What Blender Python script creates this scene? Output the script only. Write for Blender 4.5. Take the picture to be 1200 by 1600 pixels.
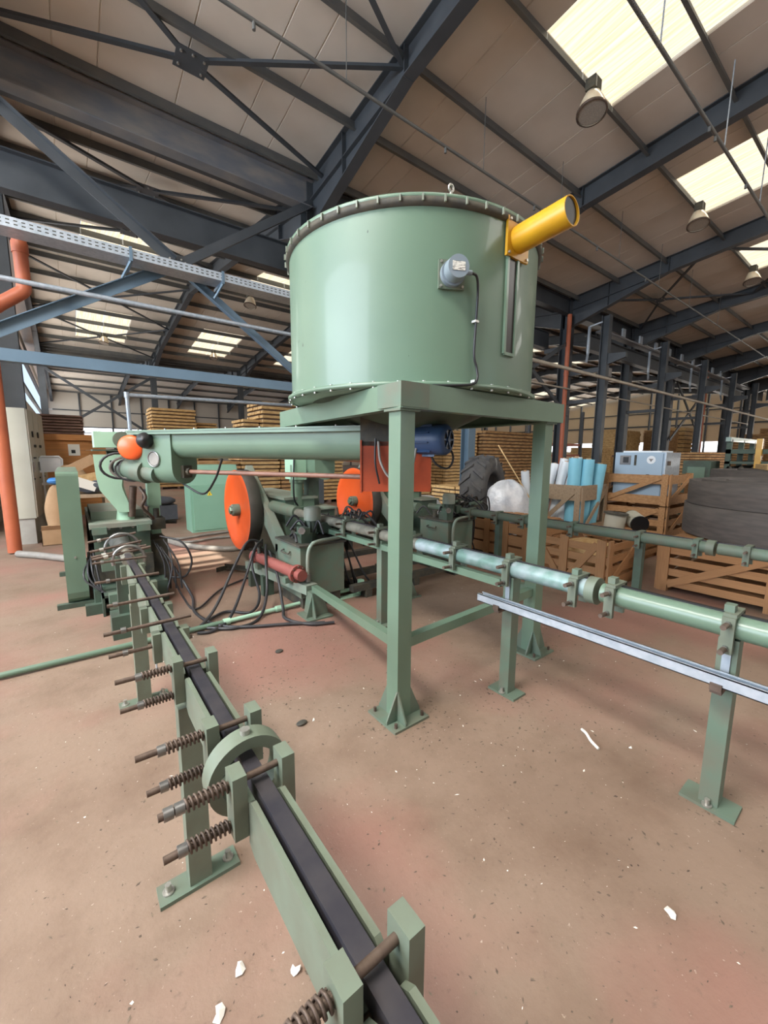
import bpy, math, random
from mathutils import Vector, Matrix
random.seed(7)
for o in list(bpy.data.objects): bpy.data.objects.remove(o)
SC = bpy.context.scene
COL = SC.collection
PI = math.pi

# ------------------------------------------------------------------ camera
def make_camera():
    pit, yaw, roll = math.radians(8.04677), math.radians(37.592), math.radians(.38237)
    fw = Vector((math.sin(yaw)*math.cos(pit), math.cos(yaw)*math.cos(pit), -math.sin(pit)))
    rt = Vector((math.cos(yaw), -math.sin(yaw), 0)); up = rt.cross(fw)
    r2 = rt*math.cos(roll)+up*math.sin(roll); u2 = -rt*math.sin(roll)+up*math.cos(roll)
    cd = bpy.data.cameras.new('camera'); co = bpy.data.objects.new('camera', cd); COL.objects.link(co)
    M = Matrix((r2, u2, -fw)).transposed().to_4x4(); M.translation = Vector((0, 0, 1.55)); co.matrix_world = M
    cd.sensor_fit = 'HORIZONTAL'; cd.sensor_width = 36; cd.lens = 637.255/1200*36
    cd.clip_start = .02; cd.clip_end = 300
    SC.camera = co
make_camera()
# ------------------------------------------------------------------ world, lights, exposure
W = bpy.data.worlds.new('sky'); SC.world = W; W.use_nodes = True
W.node_tree.nodes['Background'].inputs[0].default_value = (.62, .78, 1.0, 1)
W.node_tree.nodes['Background'].inputs[1].default_value = 1.0
SC.view_settings.view_transform = 'Standard'; SC.view_settings.look = 'None'
SC.view_settings.gamma = 1; SC.view_settings.use_curve_mapping = False
SC.view_settings.exposure = 0.42
def area(name, loc, direction, sx, sy, power, color):
    l = bpy.data.lights.new(name, 'AREA'); l.shape = 'RECTANGLE'; l.size = sx; l.size_y = sy; l.energy = power; l.color = color
    o = bpy.data.objects.new(name, l); COL.objects.link(o); o.location = loc
    o.rotation_euler = Vector(direction).to_track_quat('-Z', 'Y').to_euler()
    return o
# daylight: left glazing and roof lights of the hall, then lamps added to brighten it
area('daylight_left_glazing', (-8.6, 4.0, 4.6), (1, 0, -.25), 8.4, 4.4, 1250, (.78, .88, 1.0))
area('daylight_roof_light_left', (-3.3, 1.9, 7.45), (0, 0, -1), 2.0, 4.0, 800, (1, .97, .92))
area('daylight_roof_light_above', (1.9, -.2, 7.9), (0, 0, -1), 2.0, 3.0, 60, (1, .97, .92))
area('fill_behind_camera', (10, -11.6, 2.8), (0, 1, 0), 6, 5.0, 40, (1, .95, .88))  # weak fill lamp added behind the camera, at an invented door
for k, x in enumerate((7.0, 12.2, 17.3, 22.5)): area('fill_front_slope', (x, -5.6, 7.45), (0, .12, -1), 2.0, 4.0, 220, (1, .97, .92))  # added lamps out of view, lifting the right side of the near roof
area('fill_bay_two', (-1.2, 19.5, 5.2), (1, 0, -.2), 16, 2.6, 480, (1, .97, .92))  # added lamp along the left wall to brighten the second bay
area('fill_bay_three', (-1.2, 38, 5.2), (1, 0, -.2), 17, 2.6, 600, (1, .97, .92))  # same kind of added lamp, for the third bay
area('fill_right_window_band', (49.7, 18, 2.5), (-1, 0, .1), 58, 1.0, 1800, (1, .95, .86))  # lamp added at the end wall to brighten the far right background
sl = bpy.data.lights.new('sun', 'SUN'); sl.energy = 9; sl.angle = .012; sl.color = (1, .96, .88)
so = bpy.data.objects.new('sun', sl); COL.objects.link(so); so.location = (1.5, 0, 20); so.rotation_euler = Vector((-.10, 4.45, -7.7)).to_track_quat('-Z', 'Y').to_euler()
SKY_EMIT = 0.95

# ------------------------------------------------------------------ materials
def lin(h):
    v = [int(h[i:i+2], 16)/255 for i in (0, 2, 4)]
    return tuple(c/12.92 if c <= .04045 else ((c+.055)/1.055)**2.4 for c in v)+(1,)
MATS = {}
def mat(name, hexa, rough=.5, metal=0., hex2=None, scale=6., amount=.5, bump=0., bscale=None, spec=.5, stretch=(1, 1, 1), detail=5, lo=.38, hi=.68, coat=0, specks=None):
    """paint / metal / wood: base colour broken up by a noise of a second colour"""
    m = bpy.data.materials.new(name); m.use_nodes = True; nt = m.node_tree; N = nt.nodes; L = nt.links
    b = N['Principled BSDF']; b.inputs['Roughness'].default_value = rough; b.inputs['Metallic'].default_value = metal
    b.inputs['Specular IOR Level'].default_value = spec; b.inputs['Coat Weight'].default_value = coat
    b.inputs['Base Color'].default_value = lin(hexa)
    if hex2 or bump:
        tc = N.new('ShaderNodeTexCoord'); mp = N.new('ShaderNodeMapping'); L.new(tc.outputs['Object'], mp.inputs[0]); mp.inputs['Scale'].default_value = stretch
        nz = N.new('ShaderNodeTexNoise'); nz.inputs['Scale'].default_value = scale; nz.inputs['Detail'].default_value = detail; L.new(mp.outputs[0], nz.inputs[0])
        if hex2:
            r = N.new('ShaderNodeMapRange'); r.inputs[1].default_value = lo; r.inputs[2].default_value = hi; r.inputs[4].default_value = amount; L.new(nz.outputs[0], r.inputs[0])
            mx = N.new('ShaderNodeMix'); mx.data_type = 'RGBA'; mx.inputs[6].default_value = lin(hexa); mx.inputs[7].default_value = lin(hex2)
            L.new(r.outputs[0], mx.inputs[0]); out = mx.outputs[2]
            if specks:                                      # chipped paint
                mp2 = N.new('ShaderNodeMapping'); mp2.inputs['Scale'].default_value = (1, 1, .45); L.new(tc.outputs['Object'], mp2.inputs[0])
                n2 = N.new('ShaderNodeTexNoise'); n2.inputs['Scale'].default_value = 26; n2.inputs['Detail'].default_value = 2; L.new(mp2.outputs[0], n2.inputs[0])
                r2 = N.new('ShaderNodeMapRange'); r2.inputs[1].default_value = specks; r2.inputs[2].default_value = specks+.015; r2.inputs[4].default_value = .85; L.new(n2.outputs[0], r2.inputs[0])
                m2 = N.new('ShaderNodeMix'); m2.data_type = 'RGBA'; L.new(r2.outputs[0], m2.inputs[0]); L.new(out, m2.inputs[6]); m2.inputs[7].default_value = lin('2c3830'); out = m2.outputs[2]
            L.new(out, b.inputs['Base Color'])
        if bump:
            nb = nz
            if bscale:
                nb = N.new('ShaderNodeTexNoise'); nb.inputs['Scale'].default_value = bscale; nb.inputs['Detail'].default_value = 4; L.new(mp.outputs[0], nb.inputs[0])
            bp = N.new('ShaderNodeBump'); bp.inputs['Strength'].default_value = bump; bp.inputs['Distance'].default_value = .02
            L.new(nb.outputs[0], bp.inputs['Height']); L.new(bp.outputs[0], b.inputs['Normal'])
    MATS[name] = m; return m
def emit(name, hexa, strength, hex2=None, scale=3, stretch=(1, 1, 1)):
    m = bpy.data.materials.new(name); m.use_nodes = True; nt = m.node_tree; N = nt.nodes; L = nt.links
    for n in list(N): N.remove(n)
    out = N.new('ShaderNodeOutputMaterial'); e = N.new('ShaderNodeEmission'); e.inputs[0].default_value = lin(hexa); e.inputs[1].default_value = strength
    if hex2:
        tc = N.new('ShaderNodeTexCoord'); mp = N.new('ShaderNodeMapping'); mp.inputs['Scale'].default_value = stretch; L.new(tc.outputs['Object'], mp.inputs[0])
        nz = N.new('ShaderNodeTexNoise'); nz.inputs['Scale'].default_value = scale; L.new(mp.outputs[0], nz.inputs[0])
        r = N.new('ShaderNodeMapRange'); r.inputs[1].default_value = .4; r.inputs[2].default_value = .62; L.new(nz.outputs[0], r.inputs[0])
        mx = N.new('ShaderNodeMix'); mx.data_type = 'RGBA'; mx.inputs[6].default_value = lin(hexa); mx.inputs[7].default_value = lin(hex2)
        L.new(r.outputs[0], mx.inputs[0]); L.new(mx.outputs[2], e.inputs[0])
    L.new(e.outputs[0], out.inputs[0]); MATS[name] = m; return m
M = MATS
mat('green', '68806c', .38, hex2='5d7160', scale=2.2, amount=.6, coat=.15)
mat('drum_green', '657d69', .40, hex2='5b7260', scale=1.6, amount=.6, coat=.12, specks=.745)
mat('green_dusty', '5f7262', .6, hex2='6d6456', scale=7, amount=.55)
mat('green_dark', '46584a', .6, hex2='3e3e36', scale=6, amount=.7)
mat('green_grey', '7c8a7c', .55, hex2='85796c', scale=5, amount=.6)
mat('green_light', 'a8cdb2', .5, hex2='98b8a0', scale=3, amount=.5)
mat('rail_green', '6b7666', .5, hex2='5e5c4e', scale=9, amount=.55)
mat('green_blue', '6a8a80', .4, hex2='a4b0b6', scale=9, amount=.9, metal=.1)
mat('dusty_pipe', '7d7a6c', .7, hex2='555248', scale=10, amount=.8)
mat('wheel_rim', '4c4742', .6, hex2='5c5650', scale=6, amount=.6)
mat('grime', '3b3a35', .75, hex2='57503f', scale=12, amount=.7, bump=.3)
mat('dark_bar', '35333a', .45, hex2='4a4648', scale=14, amount=.8, metal=.3)
mat('rubber', '26262a', .75, hex2='38383a', scale=9, amount=.6)
mat('tyre_rubber', '4b4a4b', .8, hex2='5f5c58', scale=8, amount=.7)
mat('belt_rubber', '4a4542', .8, hex2='5d5550', scale=5, amount=.7, stretch=(1, 1, 6))
mat('steel', '9a9a98', .35, .8, hex2='6f6a64', scale=12, amount=.6)
mat('galv', 'b6bec6', .38, .35, hex2='98a4ae', scale=20, amount=.7)
mat('rusty', '6a5a4f', .6, .5, hex2='4e4038', scale=18, amount=.7)
mat('bolt', 'b5b2aa', .35, .7)
mat('frame_steel', '474b4f', .5, hex2='3b3f43', scale=2.5, amount=.7)
mat('frame_blue_daylit', '62798a', .45, hex2='566b7b', scale=2, amount=.6)  # blue daylight from the left is put into the tie beam's colour
mat('purlin', '6c6c68', .5, .2, hex2='50555a', scale=2, amount=.6)
mat('girder_dirty', '6d7076', .55, hex2='8d8780', scale=1.6, amount=.9, stretch=(1, 1, 2.5))
mat('roof_panel', 'd8cfc2', .6, hex2='c8beb0', scale=.8, amount=.8)
mat('orange', 'f2622a', .4, hex2='e4571f', scale=3, amount=.5, coat=.1)
mat('orange_shaded', 'a8431f', .5, hex2='74301a', scale=4, amount=.7)  # darker copy of the orange, holding the shade under the hopper table
mat('red_oxide', '94544c', .5, hex2='7f4038', scale=6, amount=.6)
mat('rod_red', '86604f', .5, hex2='6f4c40', scale=8, amount=.6)
mat('down_pipe', 'b4613f', .5, hex2='9a4f34', scale=3, amount=.6)
mat('yellow', 'c9981c', .35, hex2='ac7c1a', scale=5, amount=.6)
mat('motor_blue', '2e486c', .45, hex2='263c58', scale=5, amount=.5)
mat('sensor', '7e8a92', .4)
mat('label_plate', 'd9d6cc', .5, hex2='55524c', scale=110, amount=.9, lo=.5, hi=.58, stretch=(.35, .35, 2.2))
mat('black', '1a1a1c', .45)
mat('hose', '2b2b2e', .5, hex2='43403e', scale=8, amount=.5)
mat('hose_grey', '8d8880', .5, hex2='6f6a62', scale=8, amount=.5)
mat('wood', 'b58a5e', .7, hex2='94683f', scale=3, amount=.8, stretch=(6, 6, 1.2))
mat('wood_pale', 'c9a877', .7, hex2='a9834f', scale=3, amount=.8, stretch=(5, 5, 5))
mat('wood_orange', 'c98a50', .65, hex2='b0743c', scale=2.5, amount=.8, stretch=(1, 6, 6))
mat('wood_crate', 'a87c52', .7, hex2='8a6240', scale=3, amount=.8, stretch=(1, 6, 6))
mat('pipe_pale', 'b4aa9a', .5, hex2='9c9284', scale=3, amount=.6)
mat('wood_grey', 'a08a70', .75, hex2='84705a', scale=4, amount=.8, stretch=(6, 6, 1.5))
mat('lumber', 'c49a66', .75, hex2='94693f', scale=5, amount=.9, stretch=(1, 1, 3))
mat('lumber_pale', 'd8b47c', .75, hex2='b0864e', scale=6, amount=.8, stretch=(1, 1, 3))
mat('lumber_gap_shade', '5a4432', .8)
mat('lumber_dark', '8d6f60', .75, hex2='6a5048', scale=5, amount=.8, stretch=(1, 1, 3))
mat('white_film', 'd8dbe0', .3, hex2='a8b0bc', scale=5, amount=.8, bump=1.0, bscale=11)
mat('film_roll', 'd5dade', .35, hex2='c0c6cc', scale=3, amount=.5)
mat('blue_roll', '84c4d8', .4, hex2='74b4c8', scale=3, amount=.5)
mat('cabinet_beige', 'b3b0a0', .45, hex2='a29e8c', scale=1.5, amount=.6)
mat('cabinet_blue', '9fb4c6', .35, hex2='93a7b8', scale=2, amount=.5)
mat('cabinet_green', '7fa78f', .45, hex2='739a83', scale=2, amount=.5)
mat('wall_panel', 'c9c2b6', .7, hex2='bcb3a6', scale=.5, amount=.6)
mat('wall_cream', 'd9c8aa', .7, hex2='c9b799', scale=.5, amount=.6)
mat('sign_yellow', 'f0cf3a', .4)
mat('fabric_grey', '5c6068', .85, hex2='50545a', scale=10, amount=.6)
mat('cardboard', 'b08f6c', .8, hex2='9a7a58', scale=4, amount=.6)
mat('white_plastic', 'dfe3e6', .4)
mat('blue_plastic', '3f7fc0', .4)
mat('lamp_white', 'd8ccb4', .4, hex2='c09a78', scale=6, amount=.6)
mat('lamp_glass', '8a8278', .15, hex2='a09688', scale=60, amount=.8)
mat('paper', 'e4e0d6', .8)
mat('chips', '4a3d33', .9, hex2='8a7a66', scale=30, amount=.8)
mat('glass_dark', '3a3632', .3, spec=.3)
mat('conc', 'a5a198', .8, hex2='8f8a80', scale=5, amount=.6, bump=.3)
emit('skylight', 'fff5e0', SKY_EMIT, 'f8e2ba', 2.2, (9, .35, 1))
emit('window_glow', 'f4f8ff', 2.4)
emit('tube_glow', 'fff8e6', 3.0)

def floor_material():
    m = bpy.data.materials.new('floor_concrete'); m.use_nodes = True; nt = m.node_tree; N = nt.nodes; L = nt.links; b = N['Principled BSDF']
    tc = N.new('ShaderNodeTexCoord')
    def noise(s, d=6, off=0, rough=.5):
        mp = N.new('ShaderNodeMapping'); mp.inputs['Location'].default_value = (off, off*.7, 0); L.new(tc.outputs['Object'], mp.inputs[0])
        n = N.new('ShaderNodeTexNoise'); n.inputs['Scale'].default_value = s; n.inputs['Detail'].default_value = d; n.inputs['Roughness'].default_value = rough; L.new(mp.outputs[0], n.inputs[0]); return n.outputs[0]
    def rng(x, a, c, lo=0, hi=1):
        r = N.new('ShaderNodeMapRange'); r.inputs[1].default_value = a; r.inputs[2].default_value = c; r.inputs[3].default_value = lo; r.inputs[4].default_value = hi; L.new(x, r.inputs[0]); return r.outputs[0]
    def mix(f, a, c):
        x = N.new('ShaderNodeMix'); x.data_type = 'RGBA'; L.new(f, x.inputs[0])
        for i, v in ((6, a), (7, c)):
            if isinstance(v, str): x.inputs[i].default_value = lin(v)
            else: L.new(v, x.inputs[i])
        return x.outputs[2]
    c = mix(rng(noise(.5, 6), .35, .7), '806b5b', '917c6b')
    c = mix(rng(noise(2.3, 8, 3, .65), .45, .75, 0, .75), c, '6b5545')
    c = mix(rng(noise(.7, 5, 9), .47, .64, 0, .75), c, '93695d')     # worn red floor paint
    c = mix(rng(noise(26, 4, 5, .7), .60, .72, 0, .55), c, '6c584a')   # dust specks
    c = mix(rng(noise(48, 3, 15, .7), .66, .75, 0, .6), c, 'c8b8a6')
    L.new(c, b.inputs['Base Color']); b.inputs['Roughness'].default_value = .62; b.inputs['Specular IOR Level'].default_value = .35
    bp = N.new('ShaderNodeBump'); bp.inputs['Strength'].default_value = .25; bp.inputs['Distance'].default_value = .01
    L.new(noise(30, 6, 2, .7), bp.inputs['Height']); L.new(bp.outputs[0], b.inputs['Normal'])
    M['floor'] = m
floor_material()

# ------------------------------------------------------------------ mesh helpers
class MB:
    """collects shapes in world coordinates and links them as one mesh object"""
    def __init__(s): s.v = []; s.f = []; s.sm = []
    def add(s, vs, fs, smooth=False):
        n = len(s.v); s.v += [tuple(v) for v in vs]; s.f += [tuple(i+n for i in f) for f in fs]; s.sm += [smooth]*len(fs); return s
    def box(s, c, d, rz=0, rot=None, bev=0):
        x, y, z = d[0]/2, d[1]/2, d[2]/2
        vs = [Vector((sx*x, sy*y, sz*z)) for sx in (-1, 1) for sy in (-1, 1) for sz in (-1, 1)]
        R = rot if rot is not None else Matrix.Rotation(rz, 3, 'Z')
        vs = [R @ v+Vector(c) for v in vs]
        return s.add(vs, [(0, 1, 3, 2), (4, 6, 7, 5), (0, 4, 5, 1), (2, 3, 7, 6), (0, 2, 6, 4), (1, 5, 7, 3)])
    def bb(s, x0, x1, y0, y1, z0, z1): return s.box(((x0+x1)/2, (y0+y1)/2, (z0+z1)/2), (abs(x1-x0), abs(y1-y0), abs(z1-z0)))
    def bar(s, p, q, w, h, up=(0, 0, 1)):
        """a straight bar from p to q, w wide, h along 'up'"""
        p, q = Vector(p), Vector(q); d = q-p; l = d.length; d = d/l; u = Vector(up); u = u-d*u.dot(d)
        if u.length < 1e-4: u = Vector((1, 0, 0))-d*d.x
        u.normalize(); r = d.cross(u)
        return s.box((p+q)/2, (l, w, h), rot=Matrix((d, r, u)).transposed())
    def frame(s, d):
        d = Vector(d).normalized(); a = Vector((0, 0, 1)) if abs(d.z) < .9 else Vector((1, 0, 0)); u = d.cross(a).normalized(); return u, d.cross(u)
    def cyl(s, p, q, r, n=16, r2=None, caps=True, r_in=None):
        p, q = Vector(p), Vector(q); u, w = s.frame(q-p); r2 = r if r2 is None else r2
        cs = [(math.cos(2*PI*i/n), math.sin(2*PI*i/n)) for i in range(n)]
        A = [p+(u*a+w*b)*r for a, b in cs]; B = [q+(u*a+w*b)*r2 for a, b in cs]
        s.add(A+B, [(i, n+i, n+(i+1) % n, (i+1) % n) for i in range(n)], True)
        if r_in:
            C = [p+(u*a+w*b)*r_in for a, b in cs]; D = [q+(u*a+w*b)*r_in for a, b in cs]
            s.add(C+D, [(i, (i+1) % n, n+(i+1) % n, n+i) for i in range(n)], True)
            s.add(A+C, [(i, (i+1) % n, n+(i+1) % n, n+i) for i in range(n)]); s.add(B+D, [(i, n+i, n+(i+1) % n, (i+1) % n) for i in range(n)])
        elif caps:
            s.add(A, [tuple(range(n))]); s.add(B, [tuple(range(n-1, -1, -1))])
        return s
    def tube(s, pts, r, n=8, closed=False):
        pts = [Vector(p) for p in pts]; K = len(pts); rings = []; u = None
        for i, p in enumerate(pts):
            d = (pts[(i+1) % K]-pts[i-1]) if closed else pts[min(i+1, K-1)]-pts[max(i-1, 0)]
            if d.length < 1e-6: d = Vector((0, 0, 1))
            d.normalize()
            if u is None: u, w = s.frame(d)
            else:
                u = u-d*u.dot(d)
                u = u.normalized() if u.length > 1e-5 else s.frame(d)[0]
                w = d.cross(u)
            rings.append([p+(u*math.cos(2*PI*j/n)+w*math.sin(2*PI*j/n))*r for j in range(n)])
        vs = [v for R in rings for v in R]; E = K if closed else K-1
        s.add(vs, [(i*n+j, i*n+(j+1) % n, ((i+1) % K)*n+(j+1) % n, ((i+1) % K)*n+j) for i in range(E) for j in range(n)], True)
        if not closed: s.add(rings[0], [tuple(range(n-1, -1, -1))]); s.add(rings[-1], [tuple(range(n))])
        return s
    def prism(s, poly, a, depth, axis='y'):
        """poly in the plane across 'axis', extruded from a to a+depth"""
        def P(u, v, t): return {'x': (t, u, v), 'y': (u, t, v), 'z': (u, v, t)}[axis]
        n = len(poly); A = [P(u, v, a) for u, v in poly]; B = [P(u, v, a+depth) for u, v in poly]
        return s.add(A+B, [tuple(range(n)), tuple(range(2*n-1, n-1, -1))]+[(i, n+i, n+(i+1) % n, (i+1) % n) for i in range(n)])
    def lathe(s, prof, c, axis=(0, 0, 1), n=32, smooth=True, a0=0, a1=2*PI):
        u, w = s.frame(axis); d = Vector(axis).normalized(); c = Vector(c); full = abs(a1-a0-2*PI) < 1e-6; m = n if full else n+1
        vs = []
        for r, h in prof:
            for i in range(m):
                t = a0+(a1-a0)*i/n; vs.append(c+d*h+(u*math.cos(t)+w*math.sin(t))*r)
        fs = []
        for k in range(len(prof)-1):
            for i in range(n):
                j = (i+1) % m; fs.append((k*m+i, k*m+j, (k+1)*m+j, (k+1)*m+i))
        return s.add(vs, fs, smooth)
    def mesh(s, name, org=(0, 0, 0), auto=40):
        me = bpy.data.meshes.new(name); o = Vector(org)
        me.from_pydata([tuple(Vector(v)-o) for v in s.v], [], s.f)
        me.polygons.foreach_set('use_smooth', s.sm); me.update()
        import bmesh
        bm = bmesh.new(); bm.from_mesh(me); bmesh.ops.recalc_face_normals(bm, faces=bm.faces)
        bm.to_mesh(me); bm.free()
        return me
def link(name, me, m, parent=None, loc=(0, 0, 0), rot=None, scale=None):
    o = bpy.data.objects.new(name, me); COL.objects.link(o); o.location = loc
    if rot is not None: o.rotation_euler = rot
    if scale is not None: o.scale = scale
    if parent is not None: o.parent = parent
    if m and not me.materials: me.materials.append(M[m])
    return o
class Thing:
    """an Empty at a thing's base that parents its parts"""
    def __init__(s, name, label, cat, org=(0, 0, 0), group=None, kind=None):
        s.o = bpy.data.objects.new(name, None); COL.objects.link(s.o); s.org = Vector(org); s.o.location = org; s.o.empty_display_size = .2
        if label: s.o['label'] = label
        if cat: s.o['category'] = cat
        if group: s.o['group'] = group
        if kind: s.o['kind'] = kind
    def part(s, name, mb, m, parent=None, label=None, kind=None):
        o = link(name, mb.mesh(name, s.org), m, parent or s.o)
        if label: o['label'] = label
        if kind: o['kind'] = kind
        return o
    def piece(s, name, me, m, loc, rot=None, scale=None, parent=None):
        return link(name, me, m, parent or s.o, Vector(loc)-s.org, rot, scale)
def single(name, mb, m, label, cat, org, group=None, kind=None):
    o = link(name, mb.mesh(name, org), m, None, org)
    if label: o['label'] = label
    if cat: o['category'] = cat
    if group: o['group'] = group
    if kind: o['kind'] = kind
    return o
def struct(name, mb, m, org=(0, 0, 0)):
    o = link(name, mb.mesh(name, org), m, None, org); o['kind'] = 'structure'; return o
def structE(name, org=(0, 0, 0)): return Thing(name, None, None, org, None, 'structure')
def curve_pts(ctrl, n=10):
    """Catmull-Rom through control points"""
    c = [Vector(p) for p in ctrl]; c = [c[0]*2-c[1]]+c+[c[-1]*2-c[-2]]; out = []
    for i in range(1, len(c)-2):
        for k in range(n):
            t = k/n; p0, p1, p2, p3 = c[i-1:i+3]
            out.append(.5*((2*p1)+(p2-p0)*t+(2*p0-5*p1+4*p2-p3)*t*t+(3*p1-p0-3*p2+p3)*t**3))
    return out+[c[-2]]
def unit_box(name='block'): return MB().box((0, 0, 0), (1, 1, 1)).mesh(name)
BOX = {}
def boxmesh(m):
    if m not in BOX: BOX[m] = unit_box('block_'+m); BOX[m].materials.append(M[m])
    return BOX[m]
def plank(t, name, p, q, w, h, m, up=(0, 0, 1), parent=None):
    """one board / bar from p to q as an object of its own, all alike ones sharing one mesh"""
    p, q = Vector(p), Vector(q); d = q-p; l = d.length; d = d/l; u = Vector(up); u = u-d*u.dot(d); u.normalize(); r = u.cross(d)
    o = t.piece(name, boxmesh(m), None, (p+q)/2, Matrix((d, r, u)).transposed().to_euler(), (l, w, h), parent); return o
def pbox(t, name, x0, x1, y0, y1, z0, z1, m, parent=None):
    return t.piece(name, boxmesh(m), None, ((x0+x1)/2, (y0+y1)/2, (z0+z1)/2), None, (abs(x1-x0), abs(y1-y0), abs(z1-z0)), parent)

# ================================================================== THE HALL
S = 5.15; X0 = 4.4
XC = [X0+S*k for k in range(-1, 9)]                      # portal frames
XL, XR = -9.0, 50.0
def roof_z(Y):
    Y = abs((Y-8.3+10) % 20-10)                             # distance from the nearest valley
    return 7.07+.115*Y
fl = MB(); fl.add([(XL, -12, 0), (XR, -12, 0), (XR, 48.4, 0), (XL, 48.4, 0)], [(0, 1, 2, 3)])
struct('floor', fl, 'floor')

def ceiling():
    T = structE('ceiling', (0, 0, 7))
    slopes = [(8.3, -1.7), (-11.7, -1.7), (8.3, 18.3), (28.3, 18.3), (28.3, 38.3), (48.3, 38.3)]     # valley -> ridge
    pw = S/5
    def panel_mesh(w, l):
        g = .012
        mb = MB(); n = 4
        pr = [(-w/2+g, 0), (w/2-g, 0), (w/2, .02), (w/2, .08), (-w/2, .08), (-w/2, .02)]
        mb.prism(pr, 0, l, 'y'); me = mb.mesh('roof_panel'); me.materials.append(M['roof_panel']); return me
    cache = {}
    ang = math.atan(.115)
    def lay(x, ya, yb, w, name='roof_panel', me=None):
        l = round(abs(yb-ya)/math.cos(ang), 3)
        if me is None:
            if (w, l) not in cache: cache[(w, l)] = panel_mesh(w, l)
            me = cache[(w, l)]
        # panel runs along +Y of its mesh; tilt so that it follows the slope
        za, zb = roof_z(ya), roof_z(yb); s = 1 if yb > ya else -1
        rot = Matrix(((s, 0, 0), (0, s*math.cos(ang), 0), (0, 0, 1))).to_4x4()
        e = (math.atan2(zb-za, abs(yb-ya)), 0, 0 if s > 0 else PI)
        return T.piece(name, me, None, (x, ya, za), e)
    skm = {}
    for si, (v, r) in enumerate(slopes):
        s = 1 if r > v else -1
        far = si >= 4
        if si == 0: sky = (v+s*4.33, v+s*8.3)
        elif si == 3: sky = (v+s*1.95, v+s*5.7)
        else: sky = (v+s*6.4, v+s*9.2)
        w = pw*2 if far or si == 1 else pw
        x = (XC[0]-S*2)+w/2 if si < 2 else XC[0]-S*.2+w/2
        if si >= 2: x = XC[0]-pw+w/2
        while x < XR:
            rel = ((x-XC[0]) % S)/pw                        # 0..5 inside a bay
            # the roof lights sit in the middle of each bay, two sheets wide, shifted by half a sheet
            mid = (not far and si != 1 and 1.4 < rel < 3.6)
            lay(x, v, r, w) if not mid else None
            if mid and abs(rel-2.5) < .3:
                xm = x
                for a in (-1, 1):
                    xs = xm+a*pw*.75
                    lay(xm+a*pw*1.25, v, r, pw*.5)
                    lay(xm+a*pw*.5, v, sky[0], pw); lay(xm+a*pw*.5, sky[1], r, pw)
                    key = round(abs(sky[1]-sky[0]), 3)
                    if key not in skm:
                        mb = MB(); mb.box((0, key/2, .05), (pw-.03, key/math.cos(ang), .02)); skm[key] = mb.mesh('skylight_pane'); skm[key].materials.append(M['skylight'])
                    if si == 0 and a == -1 and abs(xm-1.825) < .1:      # unseen opening, added with bars to shape the sun patch on the floor
                        lay(xm-pw*.78, sky[0], sky[1], pw*.44)
                        lay(xm-pw*.28, sky[0], 2.75, pw*.56); lay(xm-pw*.28, 1.05, sky[1], pw*.56)
                        for yb in (2.35, 1.95, 1.5): T.part('sun_slot_bar', MB().bb(xm-pw*.56, xm, yb-.05, yb+.05, roof_z(yb), roof_z(yb)+.05), 'purlin')
                        continue
                    lay(xm+a*pw*.5, sky[0], sky[1], pw, 'skylight_pane', skm[key])
                    # upstand frame that closes the pane against the roof sheets
            x += w
        # purlins
        for k in range(8 if si < 4 else 5):
            step = 1.33 if si < 4 else 2.3
            Y = v+s*(.35+k*step); z = roof_z(Y)
            mb = MB(); xs = XC[0]-S*1.6 if si < 2 else XC[0]
            mb.bb(xs, XR-1, Y-.004, Y+.004, z-.17, z-.005); mb.bb(xs, XR-1, Y, Y+.055, z-.012, z-.003); mb.bb(xs, XR-1, Y-.055, Y, z-.172, z-.164)
            T.part('purlin', mb, 'purlin')
        # rafters with haunches at the valley columns
        for X in ([XC[0]-S] if si < 2 else [])+XC:
            if X > XR-1: continue
            mb = MB(); n = 2
            hw = [0.0, 3.0, 10.0]; dep = [1.0, .42, .42]
            top = [(v+s*.1, roof_z(v+s*.1)), (r, roof_z(r))]
            bot = [(v+s*.1, roof_z(v+s*.1)-1.0), (v+s*3.1, roof_z(v+s*3.1)-.43), (r, roof_z(r)-.43)]
            mb.prism([top[0], bot[0], bot[1], bot[2], top[1]], X-.006, .012, 'x')
            for p, q in ((top[0], top[1]), (bot[0], bot[1]), (bot[1], bot[2])):
                a = Vector((X, p[0], p[1])); b_ = Vector((X, q[0], q[1])); sg = -.008 if p is top[0] else .008
                mb.bar(a+Vector((0, 0, sg)), b_+Vector((0, 0, sg)), .2, .016)
            a = Vector((X, v+s*.1, roof_z(v+s*.1)-.42)); b_ = Vector((X, bot[1][0], bot[1][1]+.02)); mb.bar(a, b_, .16, .014)
            mb.box((X, bot[1][0], bot[1][1]+.2), (.18, .012, .42)); mb.box((X, v+s*1.4, roof_z(v+s*1.4)-.38), (.18, .012, .7))
            T.part('rafter', mb, 'frame_steel')
        # end closing strips and eaves flashing
    # roof bracing under the sheets
    def brace_star(xa, xb, ya, yb, yc):
        zc = roof_z(yc)-.22; xm = (xa+xb)/2
        c = Vector((xm, yc, zc))
        mb = MB(); mb.box((0, 0, 0), (.42, .34, .012)); g = T.part('gusset_plate', MB().box(c, (.42, .34, .014), rot=Matrix.Rotation(-.115, 3, 'X')), 'frame_steel')
        for bx, by in ((-.15, -.1), (.15, -.1), (-.15, .1), (.15, .1), (0, -.12)):
            T.part('bolt', MB().cyl(c+Vector((bx, by, -.025-by*.11)), c+Vector((bx, by, .0-by*.11)), .018, 6), 'bolt', g)
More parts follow.
